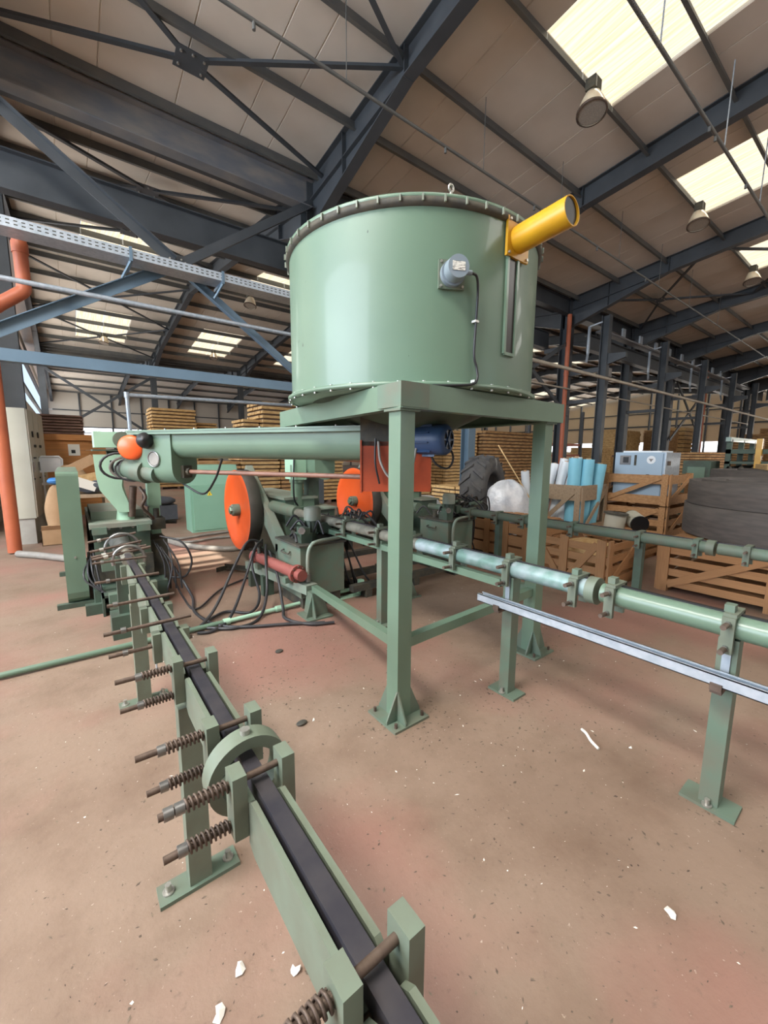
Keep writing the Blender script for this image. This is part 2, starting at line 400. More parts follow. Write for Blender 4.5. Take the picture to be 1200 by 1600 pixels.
        for x in (xa, xb):
            for y in (ya, yb):
                q = Vector((x, y, roof_z(y)-.22)); d = (q-c).normalized()
                mb = MB(); mb.bar(c+d*.12, q, .075, .012); mb.bar(c+d*.12+Vector((0, 0, .03)), q+Vector((0, 0, .03)), .012, .06)
                T.part('bracing_bar', mb, 'frame_steel')
        return
    brace_star(XC[0], XC[1], 7.75, 5.3, 6.9)
    brace_star(XC[0], XC[1], 3.0, 5.3, 4.1)
    brace_star(XC[0], XC[1], 9.3, 12.2, 10.8)
    brace_star(XC[0], XC[1], 12.2, 15.4, 13.8)
    brace_star(XC[0], XC[1], 18.5, 23, 20.7); brace_star(XC[0], XC[1], 23, 27.6, 25.3)
    brace_star(XC[3], XC[4], 7.9, 4.3, 6.3); brace_star(XC[3], XC[4], 4.3, 1.0, 2.8)
    return T
ceiling()

# ---- columns
def h_column(name, X, Y, z1, label, mt='frame_steel', w=.3, d=.3, z0=0, group='portal frame columns'):
    T = Thing(name, label, 'column', (X, Y, 0), group)
    mb = MB(); mb.box((X, Y, (z0+z1)/2), (.012, d-.03, z1-z0))
    T.part('web', mb, mt)
    for s in (-1, 1): T.part('flange', MB().box((X, Y+s*(d/2-.01), (z0+z1)/2), (w, .02, z1-z0)), mt)
    T.part('base_plate', MB().box((X, Y, .012), (w+.12, d+.12, .024)), mt)
    return T
ords = ['left end steel column behind the beige electrical cabinet', 'dark steel column directly behind the hopper drum', 'blue-grey steel column seen behind the hopper table edge',
        'dark steel column with orange downpipe right of the hopper', 'dark steel column second to the right of the hopper downpipe one', 'dark steel column third along the row right of the hopper',
        'dark steel column fourth along the row right of the hopper', 'dark steel column fifth along the row right of the hopper', 'dark steel column sixth along the row near right frame edge']
for k, X in enumerate(XC):
    if k < len(ords) and X < XR-1:
        h_column('steel_column', X+(.03 if k == 0 else 0), 10.85 if k == 0 else 8.3, roof_z(8.3)-.02, ords[k], 'frame_blue_daylit' if k == 2 else 'frame_steel', .36 if k > 2 else .3, .34 if k > 2 else .3)
for k, X in enumerate(XC[:8]):
    h_column('steel_column', X, 28.3, roof_z(28.3)-.02, 'distant steel column of the second row, %s from the left wall' % ['first', 'second', 'third', 'fourth', 'fifth', 'sixth', 'seventh', 'eighth'][k], group='second row columns')
for k, X in enumerate(XC[3:8]):
    T = h_column('crane_post', X, 6.9, 6.2, 'inner crane post standing in front of the %s column right of the hopper' % ['first', 'second', 'third', 'fourth', 'fifth'][k], w=.22, d=.26, group='inner crane posts')
    T.part('bracket_arm', MB().prism([(6.77, 4.6), (6.2, 4.75), (6.2, 4.9), (6.77, 4.95)], X-.06, .12, 'x'), 'frame_steel')
    T.part('tie_plate', MB().bb(X-.08, X+.08, 7.0, 8.16, 4.4, 4.55), 'frame_steel')
    T.part('tie_plate', MB().bb(X-.08, X+.08, 7.0, 8.16, 3.4, 3.52), 'frame_steel')

# ---- valley girders, ties and column-plane bracing
def i_beam_x(mb, x0, x1, Y, z0, z1, w=.22, t=.018):
    mb.bb(x0, x1, Y-.008, Y+.008, z0+t, z1-t); mb.bb(x0, x1, Y-w/2, Y+w/2, z0, z0+t); mb.bb(x0, x1, Y-w/2, Y+w/2, z1-t, z1); return mb
def bracing_bay():
    for k in range(8):
        mb = MB(); i_beam_x(mb, XC[k]+.02, XC[k+1]-.02, 8.2, 6.5, 7.0, .24)
        T = Thing('valley_girder', ['deep dirty valley girder above the bracing at upper left', 'valley girder hidden behind the hopper drum top', 'valley girder right of the drum under the roof', 'valley girder between the first and second columns right of the downpipe', 'valley girder of the fifth bay', 'valley girder of the sixth bay', 'valley girder of the seventh bay', 'valley girder of the farthest bay'][k], 'girder', (XC[k], 8.2, 6.5), 'valley girders')
        T.part('beam', mb, 'girder_dirty' if k == 0 else 'frame_steel')
        mb = MB(); mb.bb(XC[k], XC[k+1], 8.32, 8.9, 6.78, 6.80); mb.bb(XC[k], XC[k+1], 8.89, 8.9, 6.8, 7.0)
        T.part('gutter', mb, 'frame_steel')
    for k in range(7):
        T = Thing('valley_girder', 'distant valley girder of the second column row, bay %s from the left' % ['one', 'two', 'three', 'four', 'five', 'six', 'seven'][k], 'girder', (XC[k], 28.2, 6.3), 'second row valley girders')
        T.part('beam', i_beam_x(MB(), XC[k], XC[k+1], 28.3, 6.0, 6.5, .24), 'frame_steel')
    for k in range(3):
        T = Thing('runway_beam', ['dark runway beam below the valley girder at upper left', 'dark runway beam hidden behind the drum', 'dark runway beam right of the drum'][k], 'beam', (XC[k], 9.0, 5.5), 'runway beams')
        T.part('beam', i_beam_x(MB(), XC[k], XC[k+1]-.02, 9.0, 5.5, 6.08, .22), 'frame_steel')
        T.part('support_bracket', MB().bb(XC[k+1]-.1, XC[k+1]+.1, 8.45, 9.1, 5.35, 5.5), 'frame_steel')
    x0, x1 = XC[0], XC[1]
    T = Thing('tie_beam', 'daylit blue-grey horizontal tie beam left of the hopper under the cable tray', 'beam', (x0, 8.1, 2.8))
    T.part('beam', MB().bb(x0+.1, x1-.1, 7.98, 8.16, 2.82, 2.99), 'frame_blue_daylit')
    T = Thing('wind_bracing', 'crossed steel wind bracing between the two left columns', 'bracing', (2.0, 8.12, 4.6))
    n = Vector((1.75, 8.1, 4.72))
    g = T.part('gusset_plate', MB().box(n+Vector((0, .02, 0)), (.5, .012, .36)), 'frame_steel')
    for dx, dz in ((-.12, .08), (-.05, .04), (.05, -.05), (.12, .06), (.06, .1)): T.part('bolt', MB().cyl(n+Vector((dx, -.03, dz)), n+Vector((dx, 0, dz)), .016, 6), 'bolt', g)
    for q, m in (((x0+.05, 8.1, 6.4), 'frame_steel'), ((x1-.1, 8.1, 6.55), 'frame_steel'), ((x0, 8.05, 3.15), 'frame_blue_daylit'), ((x1-.2, 8.05, 2.98), 'frame_blue_daylit')):
        q = Vector(q); mb = MB(); d = (q-n).normalized(); up = Vector((0, 1, 0)).cross(d)
        mb.bar(n+d*.08, q, .012, .16, up); mb.bar(n+d*.08+Vector((0, -.05, 0))+up*.075, q+Vector((0, -.05, 0))+up*.075, .1, .012, up)
        T.part('brace', mb, m)
    # far bracing in the second row
    T = Thing('wind_bracing', 'thin crossed bracing in the distant second row at left', 'bracing', (2, 28.3, 3.5))
    for a, b in (((x0, 28.2, 6.0), (x1, 28.2, 2.4)), ((x0, 28.25, 2.4), (x1, 28.25, 6.0))): T.part('brace', MB().bar(a, b, .05, .14), 'frame_steel')
    T = Thing('wind_bracing', 'crossed bracing above the crane posts at far right', 'bracing', (XC[5], 8.1, 3))
    for a, b in (((XC[5], 8.1, 5.6), (XC[6], 8.1, 2.4)), ((XC[5], 8.05, 2.4), (XC[6], 8.05, 5.6))): T.part('brace', MB().bar(a, b, .05, .14), 'frame_steel')
    T = Thing('wind_bracing', 'bracing bars beside the orange downpipe right of the drum', 'bracing', (XC[2], 8.1, 3))
    for a, b in (((XC[2]+.1, 8.1, 3.0), (XC[3]-.1, 8.1, 5.6)), ((XC[3]-.15, 8.1, 3.1), (XC[2]+2.5, 8.1, 4.5))): T.part('brace', MB().bar(a, b, .05, .13), 'frame_steel')
    T.part('tie_beam', MB().bb(XC[2], XC[3], 8.02, 8.14, 3.0, 3.14), 'frame_steel')
bracing_bay()

# ---- walls and windows
def walls():
    T = structE('wall_back', (20, 48.3, 0))
    x = XC[0]-.5; k = 0
    while x < XR:
        w = 2.5; x2 = min(x+w-.02, XR)
        pbox(T, 'panel', x, x2, 48.3, 48.4, 0, 2.9, 'wall_panel'); pbox(T, 'panel', x, x2, 48.3, 48.4, 3.9, 5.4, 'wall_panel'); pbox(T, 'panel', x, x2, 48.3, 48.4, 5.42, 7.3, 'wall_panel')
        pbox(T, 'post', x-.06, x+.06, 48.12, 48.3, 0, 7.2, 'frame_steel'); x += w
    pbox(T, 'girt', XC[0], XR, 48.2, 48.3, 3.85, 3.95, 'frame_steel'); pbox(T, 'girt', XC[0], XR, 48.2, 48.3, 5.36, 5.46, 'frame_steel'); pbox(T, 'girt', XC[0], XR, 48.2, 48.3, 2.86, 2.92, 'frame_steel')
    for i in range(5):
        a = XC[0]-.5+i*10
        Wd = structE('window_%d' % (i+1), (a+4.9, 48.34, 2.9))
        Wd.part('pane', MB().bb(a, a+9.8, 48.34, 48.36, 2.92, 3.85), 'window_glow')
        for j in range(9): Wd.part('mullion', MB().bb(a+j*1.1+.5, a+j*1.1+.54, 48.3, 48.34, 2.9, 3.9), 'frame_steel')
        Wd.part('window_frame', MB().bb(a, a+9.8, 48.29, 48.33, 3.34, 3.42), 'frame_steel')
    T = structE('wall_right', (XR, 20, 0))
    y = -11.9
    while y < 48.3:
        pbox(T, 'panel', XR-.1, XR, y, y+2.48, 0, 2.0, 'wall_cream'); pbox(T, 'panel', XR-.1, XR, y, y+2.48, 3.0, 8.3, 'wall_cream')
        pbox(T, 'post', XR-.3, XR-.1, y-.07, y+.07, 0, 8.2, 'frame_steel'); y += 2.5
    pbox(T, 'girt', XR-.2, XR-.1, -11.9, 48, 4.6, 4.75, 'frame_steel'); pbox(T, 'girt', XR-.2, XR-.1, -11.9, 48, 6.0, 6.1, 'frame_steel')
    for i in range(6):
        a = -11.9+i*10
        Wd = structE('window_%d' % (i+6), (XR, a+5, 2)); Wd.part('pane', MB().bb(XR-.04, XR-.02, a, a+10, 2.0, 3.0), 'window_glow')
        for j in range(6): Wd.part('mullion', MB().bb(XR-.08, XR-.04, a+j*1.8, a+j*1.8+.05, 2, 3), 'frame_steel')
    T = structE('wall_left', (-1.35, 30, 0))
    y = 10.2
    while y < 48:
        pbox(T, 'panel', XC[0]-.62, XC[0]-.54, y, y+1.98, 0, 3.85, 'wall_panel'); pbox(T, 'panel', XC[0]-.62, XC[0]-.54, y, y+1.98, 6.55, 7.0, 'wall_panel'); y += 2
    for z in (2.2, 4.2, 5.6): pbox(T, 'girt', XC[0]-.54, XC[0]-.4, 10.2, 48, z, z+.14, 'frame_steel')
    T = structE('wall_annex', (XL, 0, 0))
    pbox(T, 'panel', XL-.1, XL, -11.9, 8.4, 0, 2.2, 'wall_panel'); pbox(T, 'panel', XL-.1, XL, -11.9, 8.4, 7.0, 8.4, 'wall_panel')
    pbox(T, 'panel', XL, XC[0]-.6, 10.1, 10.2, 0, 7.2, 'wall_panel')
    T = structE('wall_front', (20, -11.8, 0))
    pbox(T, 'panel', XL, 7, -11.9, -11.8, 0, 7.2, 'wall_panel'); pbox(T, 'panel', 13, XR, -11.9, -11.8, 0, 7.2, 'wall_panel'); pbox(T, 'panel', 7, 13, -11.9, -11.8, 5.4, 7.2, 'wall_panel')
walls()

# ================================================================== FEED HOPPER
DC = Vector((2.17, 2.5)); DR = .9
def on_drum(t, z, r=DR):
    t = math.radians(t); return Vector((DC.x+r*math.sin(t), DC.y-r*math.cos(t), z))
def hopper():
    T = Thing('feed_hopper', 'big round green feed hopper drum on a green steel table stand', 'hopper', (2.1, 2.5, 0))
    c = (DC.x, DC.y, 0)
    drum = T.part('drum', MB().lathe([(DR, 1.93), (DR, 2.92)], c, n=96), 'drum_green')
    lid = T.part('lid', MB().lathe([(DR+.02, 2.915), (DR+.022, 2.92), (DR+.022, 2.932), (DR, 2.942), (.02, 2.99), (0, 2.99)], c, n=96), 'green')
    T.part('rim_flange', MB().lathe([(DR+.001, 2.875), (DR+.022, 2.885), (DR+.022, 2.915), (DR+.001, 2.915)], c, n=96), 'grime')
    bm_ = MB().box((0, 0, 0), (.009, .014, .036)).mesh('clip'); bm_.materials.append(M['green_grey'])
    for k in range(48):
        t = k*7.5; p = on_drum(t, 2.905, DR+.028); T.piece('rim_clip', bm_, None, p, (0, 0, math.radians(t)), None, lid)
    T.part('bottom_flange', MB().lathe([(DR+.001, 1.965), (DR+.03, 1.96), (DR+.03, 1.935), (.2, 1.93)], c, n=96), 'green')
    bo = MB().cyl((0, 0, -.02), (0, 0, .02), .009, 6).mesh('bolt_small'); bo.materials.append(M['bolt'])
    for k in range(40): T.piece('bolt', bo, None, on_drum(k*9, 1.945, DR+.018))
    eye = [on_drum(-27, 2.99, DR-.03)+Vector((.018*math.cos(a), 0, .018*math.sin(a))) for a in [i*2*PI/14 for i in range(14)]]
    T.part('eye_bolt', MB().tube(eye, .006, 6, True).cyl(on_drum(-27, 2.94, DR-.03), on_drum(-27, 2.975, DR-.03), .008, 8), 'bolt', lid)
    # outlet cone under the drum
    T.part('outlet_cone', MB().lathe([(.75, 1.93), (.3, 1.72), (.26, 1.6)], c, n=40), 'green_dark')
    # table of channel beams, their top at 1.92
    z0, z1 = 1.79, 1.925
    def beam(a, b, name='table_beam'):
        a, b = Vector(a), Vector(b); d = (b-a).normalized(); n = Vector((-d.y, d.x)); mb = MB()
        A = Vector((a.x, a.y, 0)); B = Vector((b.x, b.y, 0)); N = Vector((n.x, n.y, 0))
        mb.bar(A+Vector((0, 0, (z0+z1)/2)), B+Vector((0, 0, (z0+z1)/2)), .012, z1-z0)
        for z in (z0+.006, z1-.006): mb.bar(A+N*.03+Vector((0, 0, z)), B+N*.03+Vector((0, 0, z)), .06, .012)
        return T.part(name, mb, 'green')
    A, B, Cc, D = (1.385, 1.655), (2.95, 1.655), (2.95, 3.45), (1.58, 3.62)
    beam(A, B); beam(B, Cc); beam(Cc, D); beam(D, A)
    T.part('table_plate', MB().prism([(1.39, 1.66), (2.94, 1.66), (2.94, 3.44), (1.59, 3.6)], 1.914, .012, 'z'), 'green')
    T.part('corner_plate', MB().box((1.47, 1.648, 1.86), (.2, .008, .125)).box((1.384, 1.76, 1.86), (.008, .2, .125)), 'green_dusty')
    # legs: square tube, foot plate and triangular gussets
    def leg(x, y, hid=False):
        lg = T.part('leg', MB().bb(x-.05, x+.05, y-.05, y+.05, .012, z0), 'green')
        T.part('cap_plate', MB().bb(x-.07, x+.07, y-.07, y+.07, z0-.012, z0), 'green_dusty', lg)
        T.part('foot_plate', MB().bb(x-.13, x+.13, y-.13, y+.13, 0, .014), 'green_dusty', lg)
        for dx, dy in ((1, 0), (-1, 0), (0, 1), (0, -1)):
            mb = MB(); e = .05
            if dx: mb.prism([(x+dx*e, .014), (x+dx*.125, .014), (x+dx*.125, .03), (x+dx*e, .19)], y-.05 if dx else 0, .01, 'y')
            else: mb.prism([(y+dy*e, .014), (y+dy*.125, .014), (y+dy*.125, .03), (y+dy*e, .19)], x-.05, .01, 'x')
            T.part('gusset', mb, 'green_dusty', lg)
        for k, (dx, dy) in enumerate(((.1, .1), (-.1, .1), (.1, -.1), (-.1, -.1))): T.part('anchor_bolt', MB().cyl((x+dx, y+dy, .014), (x+dx, y+dy, .04), .01, 6), 'rusty', lg)
        return lg
    leg(1.45, 1.73); leg(2.82, 1.73); leg(2.84, 3.3)
    # short stub foot that carries the low brace on the left
    x, y = 1.78, 3.4
    st = T.part('stub_foot', MB().bb(x-.05, x+.05, y-.05, y+.05, .012, .24), 'green_dusty')
    T.part('foot_plate', MB().bb(x-.13, x+.13, y-.13, y+.13, 0, .014), 'green_dusty', st)
    T.part('gusset', MB().prism([(x-.12, .014), (x+.12, .014), (x+.05, .24), (x-.05, .24)], y-.055, .01, 'y'), 'green_dusty', st)
    T.part('gusset', MB().prism([(y-.12, .014), (y+.12, .014), (y+.05, .24), (y-.05, .24)], x-.055, .01, 'x'), 'green_dusty', st)
    T.part('low_brace', MB().bar((1.45, 1.78, .455), (1.78, 3.4, .27), .055, .06), 'green')
    T.part('low_brace', MB().bar((1.5, 1.73, .455), (2.77, 1.73, .50), .055, .06), 'green')
    T.part('low_brace', MB().bar((2.83, 1.78, .50), (2.84, 3.25, .46), .055, .06), 'green')
    # yellow inlet spout
    p0 = Vector((2.2, 1.6, 2.80))
    fl_ = T.part('spout_flange', MB().box(p0+Vector((0, -.012, 0)), (.205, .016, .21)), 'yellow')
    T.part('inlet_spout', MB().cyl(p0+Vector((0, -.015, 0)), (2.195, 1.255, 2.82), .075, 32, caps=False, r_in=.069), 'yellow')
    T.part('spout_shade_disc', MB().cyl((2.195, 1.275, 2.82), (2.195, 1.268, 2.82), .069, 32), 'black')  # black disc standing for the shade inside the open spout
    for dx in (-.085, .085):
        for dz in (-.088, .088): T.part('bolt', MB().cyl(p0+Vector((dx, -.03, dz)), p0+Vector((dx, -.015, dz)), .008, 6), 'bolt', fl_)
    # level sensor
    t = -27; n = Vector((math.sin(math.radians(t)), -math.cos(math.radians(t)), 0)); s_ = on_drum(t, 2.53)
    sp = T.part('sensor_plate', MB().box(s_+n*.012, (.15, .016, .15), math.radians(t)), 'green_dusty')
    sn = T.part('level_sensor', MB().cyl(s_+n*.015, s_+n*.05, .068, 28).cyl(s_+n*.05, s_+n*.075, .055, 28).cyl(s_+n*.075, s_+n*.13, .063, 28, .058), 'sensor')
    T.part('rating_plate', MB().box(s_+n*.1315, (.07, .002, .045), math.radians(t)), 'label_plate', sn, 'white rating plate with fine print')
    r_ = Vector((n.y*-1, n.x, 0)); r_ = Vector((math.cos(math.radians(t)), math.sin(math.radians(t)), 0))
    T.part('cable_gland', MB().cyl(s_+n*.06+r_*.06, s_+n*.06+r_*.1, .013, 10), 'sensor', sn)
    for a in (-1, 1):
        for b in (-1, 1): T.part('bolt', MB().cyl(s_+n*.018+r_*a*.062+Vector((0, 0, b*.062)), s_+n*.03+r_*a*.062+Vector((0, 0, b*.062)), .007, 6), 'bolt', sp)
    cpts = curve_pts([s_+n*.06+r_*.1, on_drum(-18.5, 2.525, DR+.045), on_drum(-17.3, 2.46, DR+.03), on_drum(-17.2, 2.30, DR+.02), on_drum(-17.5, 2.12, DR+.02), on_drum(-16.3, 2.05, DR+.02), on_drum(-16.2, 1.99, DR+.03), on_drum(-18, 1.955, DR+.035), on_drum(-24, 1.94, DR+.04), on_drum(-33, 1.935, DR+.04)], 8)
    T.part('sensor_cable', MB().tube(cpts, .0075, 8), 'black')
    T.part('cable_clip', MB().box(on_drum(-17.2, 2.3, DR+.012), (.03, .03, .012)), 'bolt'); T.part('cable_clip', MB().box(on_drum(-17, 1.97, DR+.012), (.02, .03, .02)), 'bolt')
    # tall sight window
    w0, w1, za, zb = -2.8, 3.2, 2.155, 2.71
    T.part('sight_glass', MB().add([on_drum(w0, za, DR+.006), on_drum(w1, za, DR+.006), on_drum(w1, zb, DR+.006), on_drum(w0, zb, DR+.006)], [(0, 1, 2, 3)]), 'glass_dark')
    for a, b in (((w0, za), (w1, za)), ((w1, za), (w1, zb)), ((w1, zb), (w0, zb)), ((w0, zb), (w0, za))):
        T.part('window_frame', MB().bar(on_drum(*a, DR+.008), on_drum(*b, DR+.008), .018, .016, (0, -1, 0)), 'green')
    T.part('sight_filling', MB().box(on_drum(.5, 2.25, DR+.001), (.07, .006, .12)), 'paper')
    # drive under the hopper: orange chain guard and blue motor
    g = Vector((1.81, 2.455, 1.54)); a = math.radians(-38)
    R = Matrix.Rotation(a, 3, 'Z')
    T.part('chain_guard', MB().box(g+Vector((0, 0, -.08)), (.2, .16, .36), a), 'orange_shaded'); T.part('drive_housing', MB().box(g+R @ Vector((.1, .02, .19)), (.42, .2, .24), a), 'grime')
    T.part('chain_guard', MB().box(g+R @ Vector((.32, 0, -.09)), (.17, .12, .34), a), 'orange_shaded')
    T.part('guard_lip', MB().box(g+R @ Vector((-.105, -.06, -.08)), (.012, .06, .38), a), 'orange_shaded')
    T.part('drive_cable', MB().tube(curve_pts([g+R @ Vector((.02, -.1, .1)), g+R @ Vector((.04, -.13, -.05)), g+R @ Vector((.12, -.14, -.16)), g+R @ Vector((.25, -.12, -.1)), g+R @ Vector((.3, -.1, .1))], 8), .009, 8), 'hose_grey')
    T.part('drive_cable', MB().tube(curve_pts([g+R @ Vector((.0, -.1, .12)), g+R @ Vector((.0, -.13, -.05)), g+R @ Vector((.03, -.12, -.2))], 8), .007, 8), 'black')
    m0 = Vector((2.09, 2.08, 1.655)); ax = Vector((.28, -.96, 0))
    mo = T.part('drive_motor', MB().cyl(m0-ax*.28, m0, .105, 24), 'motor_blue')
    T.part('fan_cover', MB().lathe([(.108, -.02), (.108, .05), (.09, .07), (.068, .075)], m0, ax, 28), 'motor_blue', mo)
    T.part('fan_grille', MB().cyl(m0+ax*.06, m0+ax*.066, .07, 24), 'black', mo)
    for k in range(6):
        t = k*PI/3; u, w = MB().frame(ax); d = u*math.cos(t)+w*math.sin(t)
        T.part('grille_spoke', MB().bar(m0+ax*.07+d*.015, m0+ax*.07+d*.07, .012, .006, ax), 'motor_blue', mo)
    T.part('fan_hub', MB().cyl(m0+ax*.066, m0+ax*.08, .02, 12), 'motor_blue', mo)
    for k in range(10):
        t = k*PI/5+.2; u, w = MB().frame(ax); d = u*math.cos(t)+w*math.sin(t); T.part('cooling_fin', MB().bar(m0-ax*.27+d*.105, m0-ax*.03+d*.105, .006, .03, d), 'motor_blue', mo)
    T.part('gearbox', MB().box((2.28, 2.42, 1.68), (.34, .3, .24), a), 'green_dark')
    T.part('terminal_box', MB().box(m0-ax*.16+Vector((.1, 0, .08)), (.12, .12, .08), .3), 'motor_blue', mo)
    T.part('motor_cable', MB().tube(curve_pts([m0-ax*.1+Vector((.1, .0, .05)), m0+Vector((.14, 0, -.1)), m0+Vector((.1, .0, -.2)), m0+Vector((.02, .05, -.17)), m0+Vector((-.02, .1, -.05))], 8), .008, 8), 'black')
    return T
hopper()

# ================================================================== SCREW CONVEYORS
def auger(label, a, b, zt=1.75, wid=.3, full=True):
    """U trough from the press end a to the hopper end b (axis points)"""
    a, b = Vector((a[0], a[1], 0)), Vector((b[0], b[1], 0)); d = (b-a).normalized(); n = Vector((d.y, -d.x, 0)); L = (b-a).length
    T = Thing('screw_conveyor', label, 'conveyor', (a.x, a.y, zt))
    def U(s0, s1, depth, w, name, m='green', cap0=True, cap1=True, n_=12):
        mb = MB(); r = w/2; pts = [(r, 0)]
        pts += [(r*math.cos(t), -(depth-r)-r*math.sin(t)) for t in [PI*i/n_ for i in range(n_+1)]]+[(-r, 0)]
        P = lambda s, p: a+d*s+n*p[0]+Vector((0, 0, zt+p[1])); K = len(pts)
        vs = [P(s0, p) for p in pts]+[P(s1, p) for p in pts]
        mb.add(vs, [(i, i+1, K+i+1, K+i) for i in range(K-1)], True)
        if cap0: mb.add(vs[:K], [tuple(range(K))])
        if cap1: mb.add(vs[K:], [tuple(range(K))])
        return T.part(name, mb, m)
    U(.4, L, .25, wid*.9, 'trough')
    box = U(0, .49, .5, wid, 'discharge_box')
    T.part('cover_plate', MB().bar(a-d*.06+Vector((0, 0, zt+.006)), b+Vector((0, 0, zt+.006)), wid+.08, .014), 'green')
    T.part('cover_lip', MB().bar(a-d*.04+n*(-wid/2-.03)+Vector((0, 0, zt-.012)), b+n*(-wid/2-.03)+Vector((0, 0, zt-.012)), .008, .03), 'green')
    T.part('cover_lip', MB().bar(a-d*.04+n*(wid/2+.03)+Vector((0, 0, zt-.012)), b+n*(wid/2+.03)+Vector((0, 0, zt-.012)), .008, .03), 'green')
    bm2 = MB().cyl((0, 0, 0), (0, 0, .012), .01, 6).mesh('bolt_cover'); bm2.materials.append(M['bolt'])
    for k in range(7):
        for sd in (-1, 1): T.piece('cover_bolt', bm2, None, a+d*(.1+k*L/7)+n*sd*(wid/2+.02)+Vector((0, 0, zt+.012)))
    if full:
        sd = -n if (-n).dot(Vector((-1, -1, 0))) > 0 else n
        c = a+d*.27+sd*(wid/2)+Vector((0, 0, zt-.26))
        port = T.part('inspection_port', MB().cyl(c, c+sd*.012, .062, 24), 'hose_grey', box)
        ring = [c+sd*.012+(d*math.cos(t)+Vector((0, 0, 1))*math.sin(t))*.072 for t in [i*2*PI/24 for i in range(24)]]
        T.part('clamp_ring', MB().tube(ring, .006, 6, True), 'steel', box)
        e = a+Vector((0, 0, zt-.36)); sh = a+d*.5+Vector((0, 0, zt-.38))
        T.part('shaft_bearing', MB().box(sh, (.05, .1, .12), math.atan2(d.y, d.x)).cyl(sh, sh+d*.06, .035, 14), 'grime')
        T.part('drive_shaft', MB().cyl(sh+d*.05, b+d*-.02+Vector((0, 0, zt-.38)), .021, 14), 'rod_red')
    return T, a, d, n
T, a, d, n = auger('long green screw conveyor reaching from hopper to the left press', (.65, 4.78), (1.93, 2.62))
# end guard and its motor
T.part('end_guard', MB().lathe([(0, .02), (.1, .018), (.118, .0), (.12, -.06), (.12, -.1)], (.49, 4.66, 1.60), (-.45, -.89, 0), 28), 'orange')
T.part('motor_cap', MB().lathe([(.0, .1), (.05, .085), (.075, .03), (.075, -.12)], (.60, 4.52, 1.665), (-.35, -.93, .05), 24), 'black')
T.part('hanging_cable', MB().tube(curve_pts([a-n*.2+d*.0+Vector((0, 0, 1.66)), a-n*.24-d*.08+Vector((0, 0, 1.5)), a-n*.2+d*.05+Vector((0, 0, 1.38)), a-n*.17+d*.2+Vector((0, 0, 1.25))], 8), .01, 8), 'black')
T.part('hanging_cable', MB().tube(curve_pts([a+d*.45+Vector((0, 0, 1.25)), a+d*.7+Vector((0, 0, 1.16)), a+d*.95+n*.1+Vector((0, 0, 1.3)), a+d*1.1+n*.15+Vector((0, 0, 1.5))], 8), .01, 8), 'black')
auger('shorter green screw conveyor from hopper to the middle press', (2.72, 5.1), (2.25, 3.2), 1.72, .26, False)
auger('dark green screw conveyor from hopper toward the far press', (4.25, 4.7), (2.75, 3.0), 1.70, .26, False)

# ================================================================== BRIQUETTE RAILS
def spring_mesh(L=.085, r=.0125, turns=9, w=.0028):
    pts = [Vector((L*i/(turns*8), r*math.cos(2*PI*i/8), r*math.sin(2*PI*i/8))) for i in range(turns*8+1)]
    me = MB().tube(pts, w, 5).mesh('spring'); me.materials.append(M['rusty']); return me
SPR = spring_mesh()
NUT = MB().cyl((-.009, 0, 0), (.009, 0, 0), .0125, 6).mesh('nut'); NUT.materials.append(M['steel'])
ROD = MB().cyl((-.5, 0, 0), (.5, 0, 0), .0078, 10).mesh('rod'); ROD.materials.append(M['rusty'])
def post(T, x, y, zt, w=.07, d=.07, pl=(.26, .09), m='rail_green'):
    p = T.part('post', MB().bb(x-w/2, x+w/2, y-d/2, y+d/2, .012, zt), m)
    T.part('base_plate', MB().bb(x-pl[0]/2, x+pl[0]/2, y-pl[1]/2, y+pl[1]/2, 0, .014), 'green_dusty', p)
    for s in (-1, 1): T.part('anchor_bolt', MB().cyl((x+s*pl[0]*.38, y, .014), (x+s*pl[0]*.38, y, .045), .011, 6).cyl((x+s*pl[0]*.38, y, .014), (x+s*pl[0]*.38, y, .02), .02, 10), 'bolt', p)
    return p
